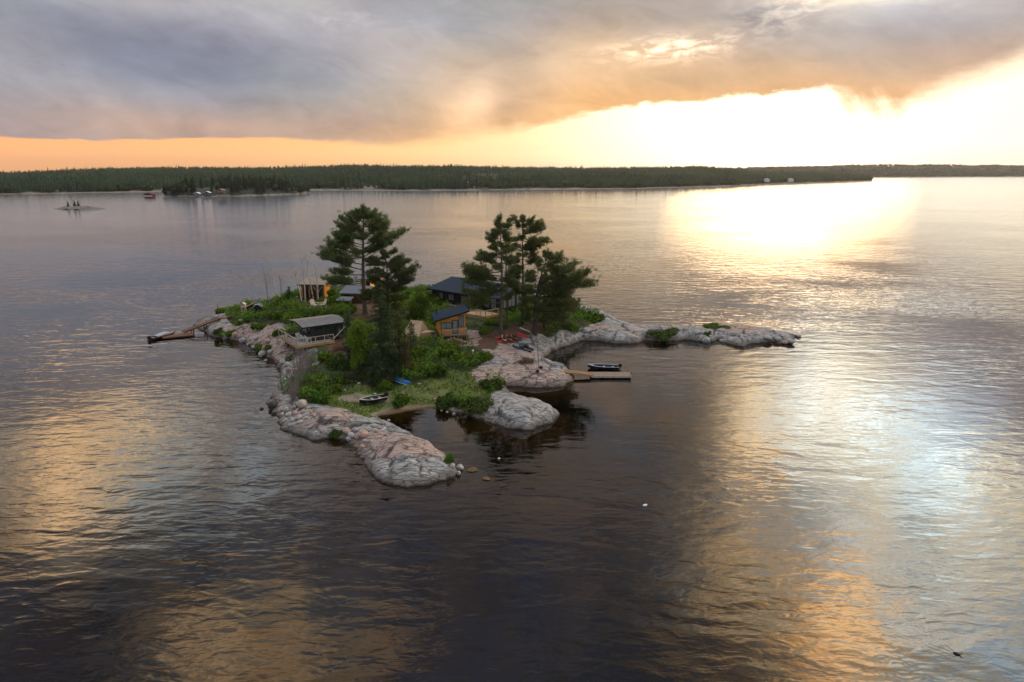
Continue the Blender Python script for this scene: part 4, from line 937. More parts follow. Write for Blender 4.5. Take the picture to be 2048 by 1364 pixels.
for k in range(9):
    u = r.rand(); s = Vector((1.7*u, .2*u, .6+1.7*u)); a.tube([s, s+Vector((r.normal(.1, .35), r.normal(0, .3), .4*r.rand()+.1))], [.03, .01], 4)
a.build('trunk', bark_pale, t)
def bare_shrub(label, px, py, wpx, hpx, seed, group):
    p = hit(px, py); m = mpp(p); r = np.random.RandomState(seed); t = thing('bare_shrub', label, 'shrub', (p.x, p.y, p.z-.05), 0, group); a = MB()
    for k in range(46):
        an = r.rand()*6.28; q = wpx*m/2*r.rand()**.6; h = hpx*m*r.uniform(.55, 1.1); b0 = Vector((q*.3*math.cos(an), q*.3*math.sin(an), 0)); e = Vector((q*math.cos(an), q*math.sin(an), h))
        a.tube([b0, (b0+e)/2+Vector((0, 0, h*.08)), e], [.022, .014, .006], 3)
        for j in range(5):
            c = b0.lerp(e, r.uniform(.4, .95)); a.tube([c, c+Vector((r.normal(0, .18), r.normal(0, .18), .15+.3*r.rand()))], [.008, .004], 3)
    a.build('stems', twig, t)
for k, (x, y, w, h) in enumerate([(592,790,34,56),(606,770,40,62),(598,752,34,50),(617,745,34,44),(586,803,26,38),(622,728,26,28)]):
    bare_shrub('grey leafless shrub in the thicket on the left shore below the deck', x, y, w*1.35, h*1.25, 90+k, 'leafless thicket below the deck')
# ---- bushes (placed one by one)
B1 = [('juniper','wide dark green juniper mound on the long right-hand rock spit',1337,678,86,24,1),
('juniper','left bush of the rounded pair at the head of the cove',898,812,70,32,2),('juniper','right bush of the rounded pair at the cove, next to the grey dome rock',952,826,82,42,3),
('juniper','bush on the near side of the pink rock slab, above the grey dome rock',984,780,66,30,0),('leafy','round bush at the stern of the beached motor boat',806,812,58,34,1),
('leafy','small bright green bush near the tip of the front rock',895,926,30,26,2),('juniper','green tuft in the notch of the front rock, left',672,876,34,24,3),
('leafy','big bush left of the beached motor boat, beside the leafless thicket',640,806,62,40,3),('leafy','bush in front of the brown brush pile',664,786,44,28,0),('leafy','dark bush behind the beige boulder',622,790,40,30,2),
('juniper','small bush by a single stone on the rock spit',1418,672,20,14,1),('juniper','low green strip of bush along the back crest of the rock spit',1432,655,60,9,2),
('juniper','young pine scrub on the back rock right of the clump, left one',1176,640,30,26,0),('juniper','young pine scrub on the back rock right of the clump, right one',1196,642,30,24,3),
('leafy','grassy bush at the foot of the right pine clump',1150,664,50,26,1),('leafy','bush under the left gangway',455,672,40,18,0),('juniper','dark bush on the bank right of the left gangway',438,668,26,16,2),
('leafy','bush on the pink bank in front of the deck, upper',552,672,36,18,2),('leafy','bush on the pink bank in front of the deck, lower',522,699,42,18,3),('leafy','bush by the left corner post of the deck',540,700,30,16,1),
('leafy','dark green bush among the rocks below the deck post',579,722,20,22,0),('leafy','low bush at the outhouse, left side',480,650,40,14,2),('leafy','bush below the outhouse door',515,657,50,16,3),
('leafy','bush directly right of the outhouse',562,634,56,24,0),('leafy','bush above the deck cabin roof, left',590,640,60,24,1),('leafy','bush above the deck cabin roof, right',650,636,60,22,2),
('leafy','bush left of the dark low sheds',668,612,30,30,3),('leafy','green bush at the left corner of the dark lodge',858,604,36,28,0),('leafy','bush at the left end of the dark lodge, by the shore',822,600,44,28,1),
('leafy','bush behind the canvas tent',826,640,50,32,2),('leafy','bush between tent and orange cabin roof',862,652,36,28,3),('leafy','thick bush right below the tent',842,716,60,38,1),
('leafy','broad bush below the firewood of the orange cabin',888,712,80,36,2),('leafy','bright bush right of the blue canoe',862,750,70,36,0),('leafy','leafy bush in the middle of the green slope',925,728,70,34,3),
('leafy','last bush of the green slope before the pink rock',972,722,54,28,1),('leafy','bush left of the blue canoe',764,782,50,26,2),('lime','pale bush right of the forked birch',832,742,44,28,1),
('leafy','bush between the lime tree and the brush pile',690,766,46,30,1),('juniper','dark scrub left of the lime tree trunk',676,736,60,38,2),('leafy','bush near the deck right end',650,722,50,26,3),
('leafy','bush behind the firewood pile by the lodge deck',968,668,44,18,2),('lime','low pale bush in front of the lodge deck',986,650,50,16,2),('leafy','bush on the far left headland behind the flagless pole',444,624,34,12,1),
('leafy','bush on the crest of the left headland, next to the cream shed',466,622,34,14,3),('leafy','big bush behind the two wooden garden chairs',690,624,50,24,0),('leafy','bush before the wooden garden chairs',632,630,50,20,1),('leafy','low bush by the thin birches',556,610,50,18,2)]
for k, (kd, lb_, x, y, w, h, sd_) in enumerate(B1): sh_px(lb_, x, y, w, h, kd, sd_)
# ---- boulders
rockm = {}
def boulder_mat(name, a, b):
    m = mat(name, b, .85, col2=a, vscale=2.5, bump=.6, bscale=6); return m
bm_grey = boulder_mat('grey_boulder', (.17,.165,.165), (.50,.48,.46)); bm_pink = boulder_mat('pink_boulder', (.26,.16,.13), (.52,.37,.30)); bm_beige = boulder_mat('beige_boulder', (.30,.24,.2), (.56,.48,.40)); bm_brown = boulder_mat('brown_wet_rock', (.06,.035,.02), (.17,.10,.055)); bm_dark = boulder_mat('wet_dark_boulder', (.03,.025,.022), (.10,.08,.07))
def boulder_geo(seed):
    import bmesh
    r = np.random.RandomState(seed); bm = bmesh.new(); bmesh.ops.create_icosphere(bm, subdivisions=3, radius=1)
    pl = [(unit(r.normal(size=3)), r.uniform(.62, .9)) for _ in range(9)]; sc = np.array([1, r.uniform(.65, .95), r.uniform(.6, .85)])
    for v in bm.verts:
        c = np.array(v.co)
        for n_, d_ in pl:
            s = c.dot(n_)
            if s > d_: c = c-n_*(s-d_)*.85
        c = c*(1+.05*math.sin(c[0]*5+seed)*math.sin(c[1]*6)); v.co = c*sc
    me = bpy.data.meshes.new('boulder'); bm.to_mesh(me); bm.free(); me.polygons.foreach_set('use_smooth', [True]*len(me.polygons)); return me
def boulder(label, px, py, wpx, hpx, seed, mt, group=None, z=None, name='boulder'):
    key = (seed % 7, mt.name)
    if key not in rockm: me = boulder_geo(seed % 7); me.materials.append(mt); rockm[key] = me
    o = bpy.data.objects.new(name, rockm[key]); COL.objects.link(o)
    p = hit(px, py) if z is None else Vector((*at(px, py, z), z)); m = mpp(p); w = wpx*m/2; h = hpx*m/2
    o.location = (p.x, p.y, p.z+h*.55); o.scale = (w, w, h*1.45); o.rotation_euler = (0, 0, (seed*2.1) % 6.28)
    return setp(o, label, 'boulder', group)
BL = [('large beige flat-topped boulder on the near left shore',604,813,31,20,1,bm_beige),('grey boulder lying alone in the water off the left shore',525,712,18,12,2,bm_grey),('rounded pale boulder at the head of the left bank, above the pink slabs',482,646,11,10,3,bm_grey),
('blue-grey boulder at the waterline left of the pink slabs',450,676,17,14,4,bm_grey),('pale boulder at the waterline below the pink slabs',485,684,14,10,5,bm_grey),('tawny angular boulder in the notch of the front rock',726,873,23,17,6,bm_pink),
('round grey boulder at the tip of the front rock',920,938,18,13,0,bm_grey),('darker round boulder below the round grey one at the front tip',917,949,14,11,1,bm_grey),('small boulder touching the green bush at the front tip',905,935,12,11,2,bm_grey),
('brown half-sunken slab beside the front tip',944,941,24,5,3,bm_brown),('smaller brown half-sunken slab farther out from the front tip',972,958,20,4,4,bm_brown),
('pinkish stone atop the heap beside the beige boulder',588,818,11,9,5,bm_pink),('salmon-coloured stone in the heap on the near left shore',590,829,12,10,6,bm_pink),('round single stone below the scrub on the rock spit',1413,684,18,14,0,bm_grey),
('dark wet rock at the far left corner of the near shore',546,812,30,14,1,bm_dark),('lone wet stone in the water left of the near shore',523,818,8,4,2,bm_dark)]
for (lb_, x, y, w, h, s, mt) in BL: boulder(lb_, x, y, w, h, s, mt)
BG = [('one of the grey stones heaped on the near left shore','heap of stones by the beige boulder',[(562,822,14,10),(572,822,16,12),(578,832,14,11),(598,838,14,10),(606,826,11,8),(565,830,10,8),(570,842,13,8),(615,830,10,7),(622,826,10,7),(600,846,12,8),(585,842,12,8),(612,838,10,7),(630,832,10,6),(594,822,9,7)]),
('one of the grey stones below the deck, by the leafless thicket','stones below the deck',[(560,722,14,10),(566,727,16,11),(574,732,14,11),(583,736,12,8),(578,742,14,9),(590,742,12,8),(586,748,10,7),(596,750,10,6),(554,718,10,7)]),
('one of the grey stones in the notch of the front rock','stones in the notch of the front rock',[(694,866,20,13),(702,874,18,12),(710,862,16,10),(697,880,14,9),(714,876,16,11),(738,860,16,9),(748,853,14,8),(742,846,12,8),(752,864,12,8),(760,858,10,7),(730,884,14,8),(742,884,12,7),(726,894,12,7)]),
('one of the pale stones scattered along the left bank','stones along the left bank',[(470,672,12,9),(512,678,14,9),(498,690,10,7),(520,684,10,7),(535,684,16,9),(508,696,10,7),(540,706,12,8),(552,714,10,7),(532,722,9,5)]),
('one of the small stones at the edge of the little beach','stones at the beach edge',[(883,822,7,5),(894,825,6,4),(908,829,7,5),(838,770,7,5),(870,800,8,5),(718,768,7,5),(690,782,8,5),(777,842,7,5)]),
('one of the broken rocks at the end of the rock spit','rocks at the end of the spit',[(1568,686,16,8),(1582,684,18,9),(1556,680,16,9),(1535,678,20,9),(1596,674,12,6),(1446,684,16,9)])]
for lb_, g, L in BG:
    for k, (x, y, w, h) in enumerate(L): boulder(lb_, x, y, w, h, k*3+len(g), bm_grey if k % 4 else bm_pink, g)
# ------------------------------------------------------------------ materials for things people made
M_orange = boards('orange_boards', (.56,.20,.03), (.78,.34,.065), 'z', .16)
M_orange_v = boards('orange_upright_boards', (.54,.19,.028), (.74,.32,.06), 'xy', .16)
M_brownw = boards('brown_boards', (.10,.045,.022), (.18,.085,.04), 'z', .16)
M_dark = boards('dark_boards', (.018,.018,.02), (.035,.034,.036), 'xy', .18)
M_charc = boards('charcoal_boards', (.024,.028,.032), (.045,.05,.055), 'xy', .2)
M_roof = mat('dark_metal_roof', (.014,.030,.058), .7, var=.25, vscale=.8, spec=.12)
M_roofg = mat('grey_felt_roof', (.17,.165,.165), .9, var=.3, vscale=1.2)
M_rooft = mat('tan_roof', (.26,.22,.19), .85, var=.3, vscale=1.5)
M_slate = mat('slate_blue_roof', (.11,.13,.165), .6, var=.25, vscale=1.)
M_trim = mat('black_trim', (.012,.012,.013), .6, var=.2)
M_deck = boards('grey_decking', (.26,.24,.22), (.38,.35,.32), 'x', .14)
M_deckw = boards('fresh_decking', (.40,.24,.13), (.52,.33,.19), 'x', .14)
M_joist = mat('honey_timber', (.50,.27,.09), .7, var=.35, vscale=3)
M_post = mat('dark_post', (.07,.05,.035), .85, var=.4)
M_rail = mat('weathered_rail', (.50,.40,.31), .8, var=.3)
M_white = mat('white_paint', (.75,.75,.75), .6, var=.06)
M_red_pl = boards('reddish_planks', (.09,.040,.027), (.17,.075,.048), 'x', .15)
M_wood_pl = boards('tan_planks', (.19,.11,.06), (.28,.165,.09), 'x', .15)
M_alu = mat('bare_aluminium', (.45,.47,.5), .4, metal=.6, var=.15)
M_hull = mat('black_hull_paint', (.012,.014,.02), .35, var=.2, spec=.5)
M_red = mat('red_plastic', (.42,.015,.018), .4, var=.12, spec=.5)
M_fred = mat('faded_red_plastic', (.34,.12,.095), .55, var=.25)
M_blue = mat('blue_plastic', (.02,.16,.42), .4, var=.15, spec=.5)
M_navy = mat('navy_plastic', (.012,.02,.04), .4, var=.2, spec=.5)
M_rub = mat('black_rubber', (.015,.015,.016), .6, var=.2)
M_canvas = mat('canvas', (.50,.33,.22), .9, var=.12, vscale=1.5)
M_cream = mat('cream_paint', (.62,.52,.42), .8, var=.15)
M_log = mat('cut_logs', (.40,.27,.17), .9, col2=(.14,.09,.055), vscale=6)
M_redp = mat('dark_red_paint', (.11,.02,.024), .7, var=.2)
def glass(name, lit=None):
    m = bpy.data.materials.new(name); m.use_nodes = True; b = m.node_tree.nodes['Principled BSDF']
    b.inputs['Base Color'].default_value = (.02, .025, .028, 1); b.inputs['Roughness'].default_value = .08; b.inputs['Specular IOR Level'].default_value = .9
    if lit: b.inputs['Emission Color'].default_value = (*lit, 1); b.inputs['Emission Strength'].default_value = 1.
    return m
M_glass = glass('window_glass'); M_sunglow = glass('sunlit_wall_glow', (.75, .34, .06)); M_curt = mat('curtained_glass', (.24, .27, .28), .15, var=.35, vscale=2, spec=.8)  # the emissive glass imitates sunlight on a cabin wall
def window(parent, o, u, w, h, nx=2, gm=None, fm=None, th=.07, name='window', depth=.05):
    """window lying on a wall: o = lower left corner (local), u = horizontal unit direction; outward is u x z"""
    u = Vector(u); n = u.cross(Vector((0, 0, 1))); o = Vector(o); fr = MB(); z = Vector((0, 0, 1)); d = n*depth
    def bar(a, b, t): fr.beam(a+d*.5, b+d*.5, t, t)
    bar(o, o+u*w, th); bar(o+z*h, o+u*w+z*h, th); bar(o, o+z*h, th); bar(o+u*w, o+u*w+z*h, th)
    for k in range(1, nx): bar(o+u*w*k/nx, o+u*w*k/nx+z*h, th*.8)
    f = fr.build(name, fm or M_trim, parent)
    g = MB().add([o+d*.3, o+u*w+d*.3, o+u*w+z*h+d*.3, o+z*h+d*.3, o-d*.3, o+u*w-d*.3, o+u*w+z*h-d*.3, o+z*h-d*.3], [(0,1,2,3),(7,6,5,4),(0,4,5,1),(1,5,6,2),(2,6,7,3),(3,7,4,0)])
    g.build('pane', gm or M_glass, f); return f
def railing(parent, pts, h, mt, post=.09, top=.11, gap=1.3, bal=0, bm=None, name='railing'):
    m = MB(); pts = [Vector(p) for p in pts]; Z = Vector((0, 0, 1))
    for a, b in zip(pts[:-1], pts[1:]):
        L = (b-a).length; n = max(1, round(L/gap))
        for k in range(n+1): c = a.lerp(b, k/n); m.beam(c, c+Z*h, post)
        m.beam(a+Z*(h+.02), b+Z*(h+.02), top, .05); m.beam(a+Z*.12, b+Z*.12, .04)
    r = m.build(name, mt, parent)
    if bal:
        q = MB()
        for a, b in zip(pts[:-1], pts[1:]):
            n = max(1, int((b-a).length/bal))
            for k in range(1, n): c = a.lerp(b, k/n); q.beam(c+Z*.12, c+Z*h, .018)
            q.beam(a+Z*.16, b+Z*.16, .02); q.beam(a+Z*(h-.06), b+Z*(h-.06), .02)
        q.build('lattice', bm or mt, r)
    return r
# ---- deck cabin
x, y = at(594, 693, 3.4)
cA = thing('deck_cabin', 'low charcoal cabin with a shallow grey roof and a railed wooden deck on posts', 'cabin', (x, y, 3.4), math.radians(36))
wl = MB().box(2.9, 7.8, 1.7, 7.2, 0, 2.25); wl.prism([(1.7, 2.25), (7.2, 2.25), (4.5, 2.62)], 'x', 2.9, 7.8); wl.build('wall', M_charc, cA)
ra = MB().prism([(4.5, 2.66), (7.7, 2.26), (7.7, 2.38), (4.5, 2.79)], 'x', 1.4, 8.3); ra.build('roof', M_rooft, cA)['label'] = 'tan left slope of the shallow roof'
rb = MB().prism([(4.498, 2.66), (1.2, 2.24), (1.2, 2.36), (4.498, 2.79)], 'x', 1.4, 8.3); rb.build('roof', M_roofg, cA)['label'] = 'grey right slope of the shallow roof'
MB().beam((1.36, 4.5, 2.70), (1.36, 7.72, 2.30), .05, .2).beam((1.36, 4.5, 2.70), (1.36, 1.2, 2.27), .05, .2).beam((1.36, 1.17, 2.28), (8.3, 1.17, 2.28), .05, .18).build('fascia', M_trim, cA)
window(cA, (2.9, 6.9, .95), (0, -1, 0), .8, 1.0, 1, M_curt); window(cA, (2.9, 5.7, .85), (0, -1, 0), 1.9, 1.1, 2, M_curt)
window(cA, (2.9, 3.2, .05), (0, -1, 0), .9, 2.0, 1, M_glass, name='door'); window(cA, (3.5, 1.7, .8), (1, 0, 0), 1.6, 1.1, 2, M_glass); window(cA, (5.7, 1.7, .05), (1, 0, 0), 1.0, 2.0, 1, M_glass, name='door')
MB().box(0, 5.6, 0, 8.2, -.06, 0).build('deck', M_deck, cA)
MB().box(-.05, 0, -.05, 8.2, -.34, -.02).box(0, 5.6, -.05, 0, -.34, -.02).box(5.6, 5.65, -.05, 1.7, -.34, -.02).box(.1, 5.5, .6, .7, -.34, -.07).box(.1, 5.5, 1.6, 1.7, -.34, -.07).build('beam', M_joist, cA)
for (a, b, d) in [(.5, .5, 3.2), (.6, 3.2, 3.0), (.6, 6.0, 2.8), (2.8, .5, 2.6), (5.0, .5, 2.2), (.9, 8., 2.4)]: MB().box(a-.09, a+.09, b-.09, b+.09, -d, -.345).build('post', M_post, cA)
railing(cA, [(.03, 8.1, 0), (.03, .05, 0), (5.55, .05, 0)], 1.0, M_rail, bal=.45, bm=M_post)
MB().box(1.0, 1.9, 6.2, 7.0, 0, .4).build('deck_box', M_post, cA)
chm = None
def plastic_chair(label, px, py, rz, z=3.4, group=None, mt=None, s=1.):
    t = thing('deck_chair', label, 'chair', (*at(px, py, z), z+.005), rz, group); m = mt or M_white
    st = MB(); 
    for k in range(5): st.box(-.28+k*.115, -.18+k*.115, -.3, .28, .36, .39)
    st.build('seat', m, t)
    bk = MB()
    for k in range(5): a = -.25+k*.11; bk.beam((a, .26, .38), (a*1.15, .52, 1.02-abs(k-2)*.05), .1, .025)
    bk.build('backrest', m, t)
    for s_ in (-1, 1):
        MB().beam((s_*.33, -.32, .58), (s_*.33, .36, .58), .12, .03).build('armrest', m, t)
        MB().box(s_*.33-.03, s_*.33+.03, -.28, -.22, 0, .565).build('leg', m, t); MB().box(s_*.33-.03, s_*.33+.03, .28, .34, 0, .565).build('leg', m, t)
    t.scale = (s, s, s); return t
plastic_chair('left of the white slatted chairs on the cabin deck', 600, 680, 2.2); plastic_chair('middle white slatted chair on the cabin deck, facing the water', 608, 681, 2.5); plastic_chair('right of the white slatted chairs on the cabin deck', 617, 683, 2.3)
# ---- orange cabin on the slope
x, y = at(879, 669, 4.1)
cF = thing('orange_cabin', 'small orange-boarded cabin with a dark roof rising to the right and a glazed balcony', 'cabin', (x, y, 4.1), math.radians(12))
W_, D_ = 3.9, 4.4
wl = MB(); wl.add([(0,0,0),(W_,0,0),(W_,D_,0),(0,D_,0),(0,0,2.25),(W_,0,3.25),(W_,D_,3.25),(0,D_,2.25)], [(0,3,2,1),(4,5,6,7),(0,1,5,4),(1,2,6,5),(2,3,7,6),(3,0,4,7)]); wl.build('wall', M_orange, cF)
sl_ = 1.0/3.9
def zr(x, o=0): return 2.27+sl_*x+o
MB().prism([(-.75, zr(-.75)), (W_+.55, zr(W_+.55)), (W_+.55, zr(W_+.55, .2)), (-.75, zr(-.75, .2))], 'y', -.75, D_+.5).build('roof', M_roof, cF)
MB().beam((-.78, -.78, zr(-.78, .1)), (W_+.58, -.78, zr(W_+.58, .1)), .04, .25).beam((W_+.575, -.78, zr(W_+.58, .1)), (W_+.575, D_+.5, zr(W_+.58, .1)), .04, .25).build('fascia', M_trim, cF)
window(cF, (.25, 0, .85), (1, 0, 0), 1.6, .95, 2, M_curt); window(cF, (2.0, 0, .04), (1, 0, 0), .8, 2.05, 1, M_curt, name='door', th=.1); window(cF, (2.95, 0, 1.0), (1, 0, 0), .72, 1.75, 2, M_curt)
MB().box(.4, W_+.15, -1.0, 0, -.12, -.02).build('balcony', M_wood_pl, cF)
railing(cF, [(.45, -.03, -.02), (.45, -.95, -.02), (W_+.1, -.95, -.02), (W_+.1, -.03, -.02)], .95, M_rail, post=.05, top=.06, gap=1.2, bal=.14, bm=M_alu)
for a, b in [(.2, .2), (3.7, .2), (.2, 4.2), (3.7, 4.2), (3.8, -.85), (.7, -.85)]: MB().box(a-.08, a+.08, b-.08, b+.08, -1.5, -.125 if b < 0 else 0).build('post', M_post, cF)
MB().cyl(-.06, 3.0, 1.2, 3.4, .07).build('stove_pipe', M_trim, cF)
# firewood under and before it
def log_heap(label, px, py, w, h, n, seed, name='firewood', z=None, mt=None, ll=.4):
    p = hit(px, py); r = np.random.RandomState(seed); m = MB()
    for k in range(n):
        a = r.uniform(-w, w); hh_ = h*(1-abs(a/w)**2); c = Vector((p.x+a, p.y+r.uniform(-.4, .4), p.z+.08+hh_*r.rand())); d = Vector((r.normal(0, .35), 1, r.normal(0, .15))).normalized()*ll/2
        m.tube([c-d, c+d], r.uniform(.06, .11), 6)
    o = m.build(name, mt or M_log); return setp(o, label, 'firewood', kind='stuff')
log_heap('stack of cut firewood under the balcony of the orange cabin', 908, 688, 1.9, .9, 110, 1)
log_heap('second heap of firewood left below the orange cabin', 883, 684, .9, .7, 50, 2)
# ---- canvas tent
p = hit(827, 676); m_ = mpp(p)
tn = thing('canvas_tent', 'tan canvas ridge tent with sloping walls beside the orange cabin', 'tent', (p.x, p.y, p.z-.1), math.radians(-14))
r1, r2 = (-.55, .6, 2.15), (1.1, .9, 2.05); fl = [(-1.6, -.9), (1.45, -1.1), (1.9, 2.4), (-1.5, 2.6)]
wv = [(x_, y_, 0) for x_, y_ in fl]+[(x_*.93, y_*.93, .55) for x_, y_ in fl]+[r1, r2]
MB().add(wv, [(0,1,5,4),(1,2,6,5),(2,3,7,6),(3,0,4,7),(4,5,9,8),(5,6,9),(6,7,8,9),(7,4,8),(0,3,2,1)]).build('canvas', M_canvas, tn); tn.scale = (1.05, 1.05, 1.3)
MB().beam((-.55, .6, 0), (-.55, .6, 2.3), .05).beam((1.1, .9, 0), (1.1, .9, 2.15), .05).build('pole', M_rail, tn)
MB().add([(1.5, -1.0, .9), (2.9, -.6, 1.0), (3.2, .8, .9), (1.75, .7, 1.0), (1.5,-1.0,.93), (2.9,-.6,1.03), (3.2,.8,.93), (1.75,.7,1.03)], [(0,3,2,1),(4,5,6,7),(0,1,5,4),(1,2,6,5),(2,3,7,6),(3,0,4,7)]).beam((2.9,-.6,0),(2.9,-.6,1.0),.04).beam((3.15,.8,0),(3.15,.8,.9),.04).build('awning', M_canvas, tn)
# ---- back cabin
x, y = at(600, 597, 5.0)
cB = thing('back_cabin', 'orange-walled shed-roofed cabin with black posts at the back shore among bare birches', 'cabin', (x, y, 5.0), math.radians(-4))
MB().add([(0,.9,0),(4.4,.9,0),(4.4,4.3,0),(0,4.3,0),(0,.9,2.6),(4.4,.9,2.6),(4.4,4.3,3.0),(0,4.3,3.0)], [(0,3,2,1),(4,5,6,7),(0,1,5,4),(1,2,6,5),(2,3,7,6),(3,0,4,7)]).build('wall', M_orange_v, cB)
MB().prism([(-.2, 2.5), (4.7, 3.08), (4.7, 3.2), (-.2, 2.62)], 'x', -.3, 4.7).build('roof', M_rooft, cB)
MB().box(-.32, 4.72, -.25, -.2, 2.42, 2.66).build('fascia', M_trim, cB)
for a in (.05, 1.5, 3.0, 4.3): MB().box(a-.06, a+.06, -.06, .06, 0, 2.5).build('post', M_trim, cB)
for a in (.35, 1.75, 3.1): window(cB, (a, .9, .1), (1, 0, 0), .95, 2.1, 1, M_glass, name='door')
MB().box(-.2, 4.6, -.6, .9, -.25, -.05).build('porch', M_redp, cB); railing(cB, [(0, -.5, -.05), (2.9, -.5, -.05)], .8, M_trim, bal=.3)
for a in (0, 4.3): 
    for b in (-.4, 4.): MB().box(a-.1, a+.1, b-.1, b+.1, -1.4, -.255).build('pier', M_post, cB)
# ---- low dark sheds
x, y = at(684, 606, 4.7)
s1 = thing('storage_shed', 'larger low shed with a slate blue roof, behind the broad old pine', 'shed', (x, y, 4.6), math.radians(-8))
MB().add([(0,0,0),(4.4,0,0),(4.4,3.2,0),(0,3.2,0),(0,0,1.9),(4.4,0,1.9),(4.4,3.2,2.5),(0,3.2,2.5)], [(0,3,2,1),(4,5,6,7),(0,1,5,4),(1,2,6,5),(2,3,7,6),(3,0,4,7)]).build('wall', M_brownw, s1)
MB().prism([(-.4, 1.86), (3.6, 2.62), (3.6, 2.74), (-.4, 1.98)], 'x', -.4, 4.8).build('roof', M_slate, s1); window(s1, (.5, 0, .9), (1, 0, 0), 1.1, .7, 2)
x, y = at(676, 615, 4.5)
s2 = thing('lean_to_shed', 'smaller brown lean-to with its own slate blue roof, left front of the larger shed', 'shed', (x, y, 4.4), math.radians(-8))
MB().add([(0,0,0),(2.0,0,0),(2.0,1.4,0),(0,1.4,0),(0,0,1.35),(2.0,0,1.35),(2.0,1.4,1.65),(0,1.4,1.65)], [(0,3,2,1),(4,5,6,7),(0,1,5,4),(1,2,6,5),(2,3,7,6),(3,0,4,7)]).build('wall', M_brownw, s2)
MB().prism([(-.3, 1.30), (1.55, 1.7), (1.55, 1.8), (-.3, 1.4)], 'x', -.25, 2.4).build('roof', M_slate, s2); window(s2, (.6, 0, .0), (1, 0, 0), .7, 1.2, 1, M_trim, name='door')
# ---- cabin behind the pines with an added glowing pane for its sunlit wall
x, y = at(722, 581, 4.6)
cD = thing('shore_cabin', 'small orange cabin with a glowing pane standing in for sunlit wall, half hidden by the broad old pine', 'cabin', (x, y, 4.4), math.radians(-6))
MB().add([(0,0,0),(3.5,0,0),(3.5,3,0),(0,3,0),(0,0,2.5),(3.5,0,2.5),(3.5,3,2.9),(0,3,2.9)], [(0,3,2,1),(4,5,6,7),(0,1,5,4),(1,2,6,5),(2,3,7,6),(3,0,4,7)]).build('wall', M_orange_v, cD)
MB().prism([(-.5, 2.46), (3.4, 3.0), (3.4, 3.12), (-.5, 2.58)], 'x', -.4, 3.9).build('roof', M_slate, cD)
window(cD, (1.95, 0, .7), (1, 0, 0), .95, 1.2, 1, M_sunglow); window(cD, (1.2, 0, .05), (1, 0, 0), .6, 2.0, 1, M_glass, name='door'); MB().box(-.1, 3.6, -1.0, 0, -.2, -.04).build('porch', M_joist, cD)  # first pane is no lit room: its emission stands in for sun on the wall
# ---- outhouse and the two little huts by it
x, y = at(509, 633, 3.1)
oh = thing('outhouse', 'narrow black outhouse with a blue-grey peaked roof and antlers on top', 'outhouse', (x, y, 2.78), math.radians(10))
MB().box(0, 1.25, 0, 1.25, 0, 2.0).prism([(0, 2.0), (1.25, 2.0), (.62, 2.4)], 'y', 0, 1.25).build('wall', M_dark, oh)
MB().prism([(-.15, 1.92), (.62, 2.42), (1.4, 1.92), (1.4, 2.0), (.62, 2.51), (-.15, 2.0)], 'y', -.2, 1.4).build('roof', M_slate, oh); window(oh, (.25, 0, .04), (1, 0, 0), .72, 1.8, 1, M_trim, name='door')
MB().tube([(.62, -.2, 2.45), (.2, -.25, 2.5), (-.15, -.3, 2.75)], [.03, .025, .012], 5).tube([(.62, -.2, 2.45), (1.1, -.25, 2.5), (1.5, -.3, 2.8)], [.03, .025, .012], 5).build('antlers', M_white, oh)
x, y = at(482, 622, 2.2)
kb = thing('cream_hut', 'tiny cream hut on stilts, leftmost little building on the headland', 'hut', (x, y, 2.2), .1)
MB().box(0, .8, 0, .8, .6, 1.2).build('wall', M_cream, kb); MB().prism([(-.1, 1.15), (.4, 1.5), (.9, 1.15), (.9, 1.2), (.4, 1.56), (-.1, 1.2)], 'y', -.1, .9).build('roof', M_cream, kb)
for a in (.06, .74):
    for b in (.06, .74): MB().box(a-.05, a+.05, b-.05, b+.05, -.6, .6).build('leg', M_cream, kb)
x, y = at(494, 622, 2.5)
rh = thing('red_roofed_hut', 'small lean-to hut with a reddish sloping roof between cream hut and outhouse', 'hut', (x, y, 2.5), .15)
MB().add([(0,0,-.6),(1.3,0,-.6),(1.3,1.1,-.6),(0,1.1,-.6),(0,0,.7),(1.3,0,1.35),(1.3,1.1,1.35),(0,1.1,.7)], [(0,3,2,1),(4,5,6,7),(0,1,5,4),(1,2,6,5),(2,3,7,6),(3,0,4,7)]).build('wall', M_dark, rh)
MB().prism([(-.3, .58), (1.5, 1.46), (1.5, 1.54), (-.3, .66)], 'y', -.2, 1.2).build('roof', mat('rusty_roof', (.30,.12,.08), .7, var=.3), rh)
# ---- wooden garden chairs
plastic_chair('left of two big pale timber garden chairs in the undergrowth before the back cabin', 630, 616, .9, 4.75, mt=M_cream, s=1.5); plastic_chair('right of two big pale timber garden chairs in the undergrowth before the back cabin', 645, 615, -.9, 4.75, mt=M_cream, s=1.5)
# ---- dark lodge
x, y = at(853, 577, 6.7)
lg = thing('lodge', 'long dark lodge with a broad navy metal roof at the back of the island', 'lodge', (x, y, 4.2), math.radians(-41))
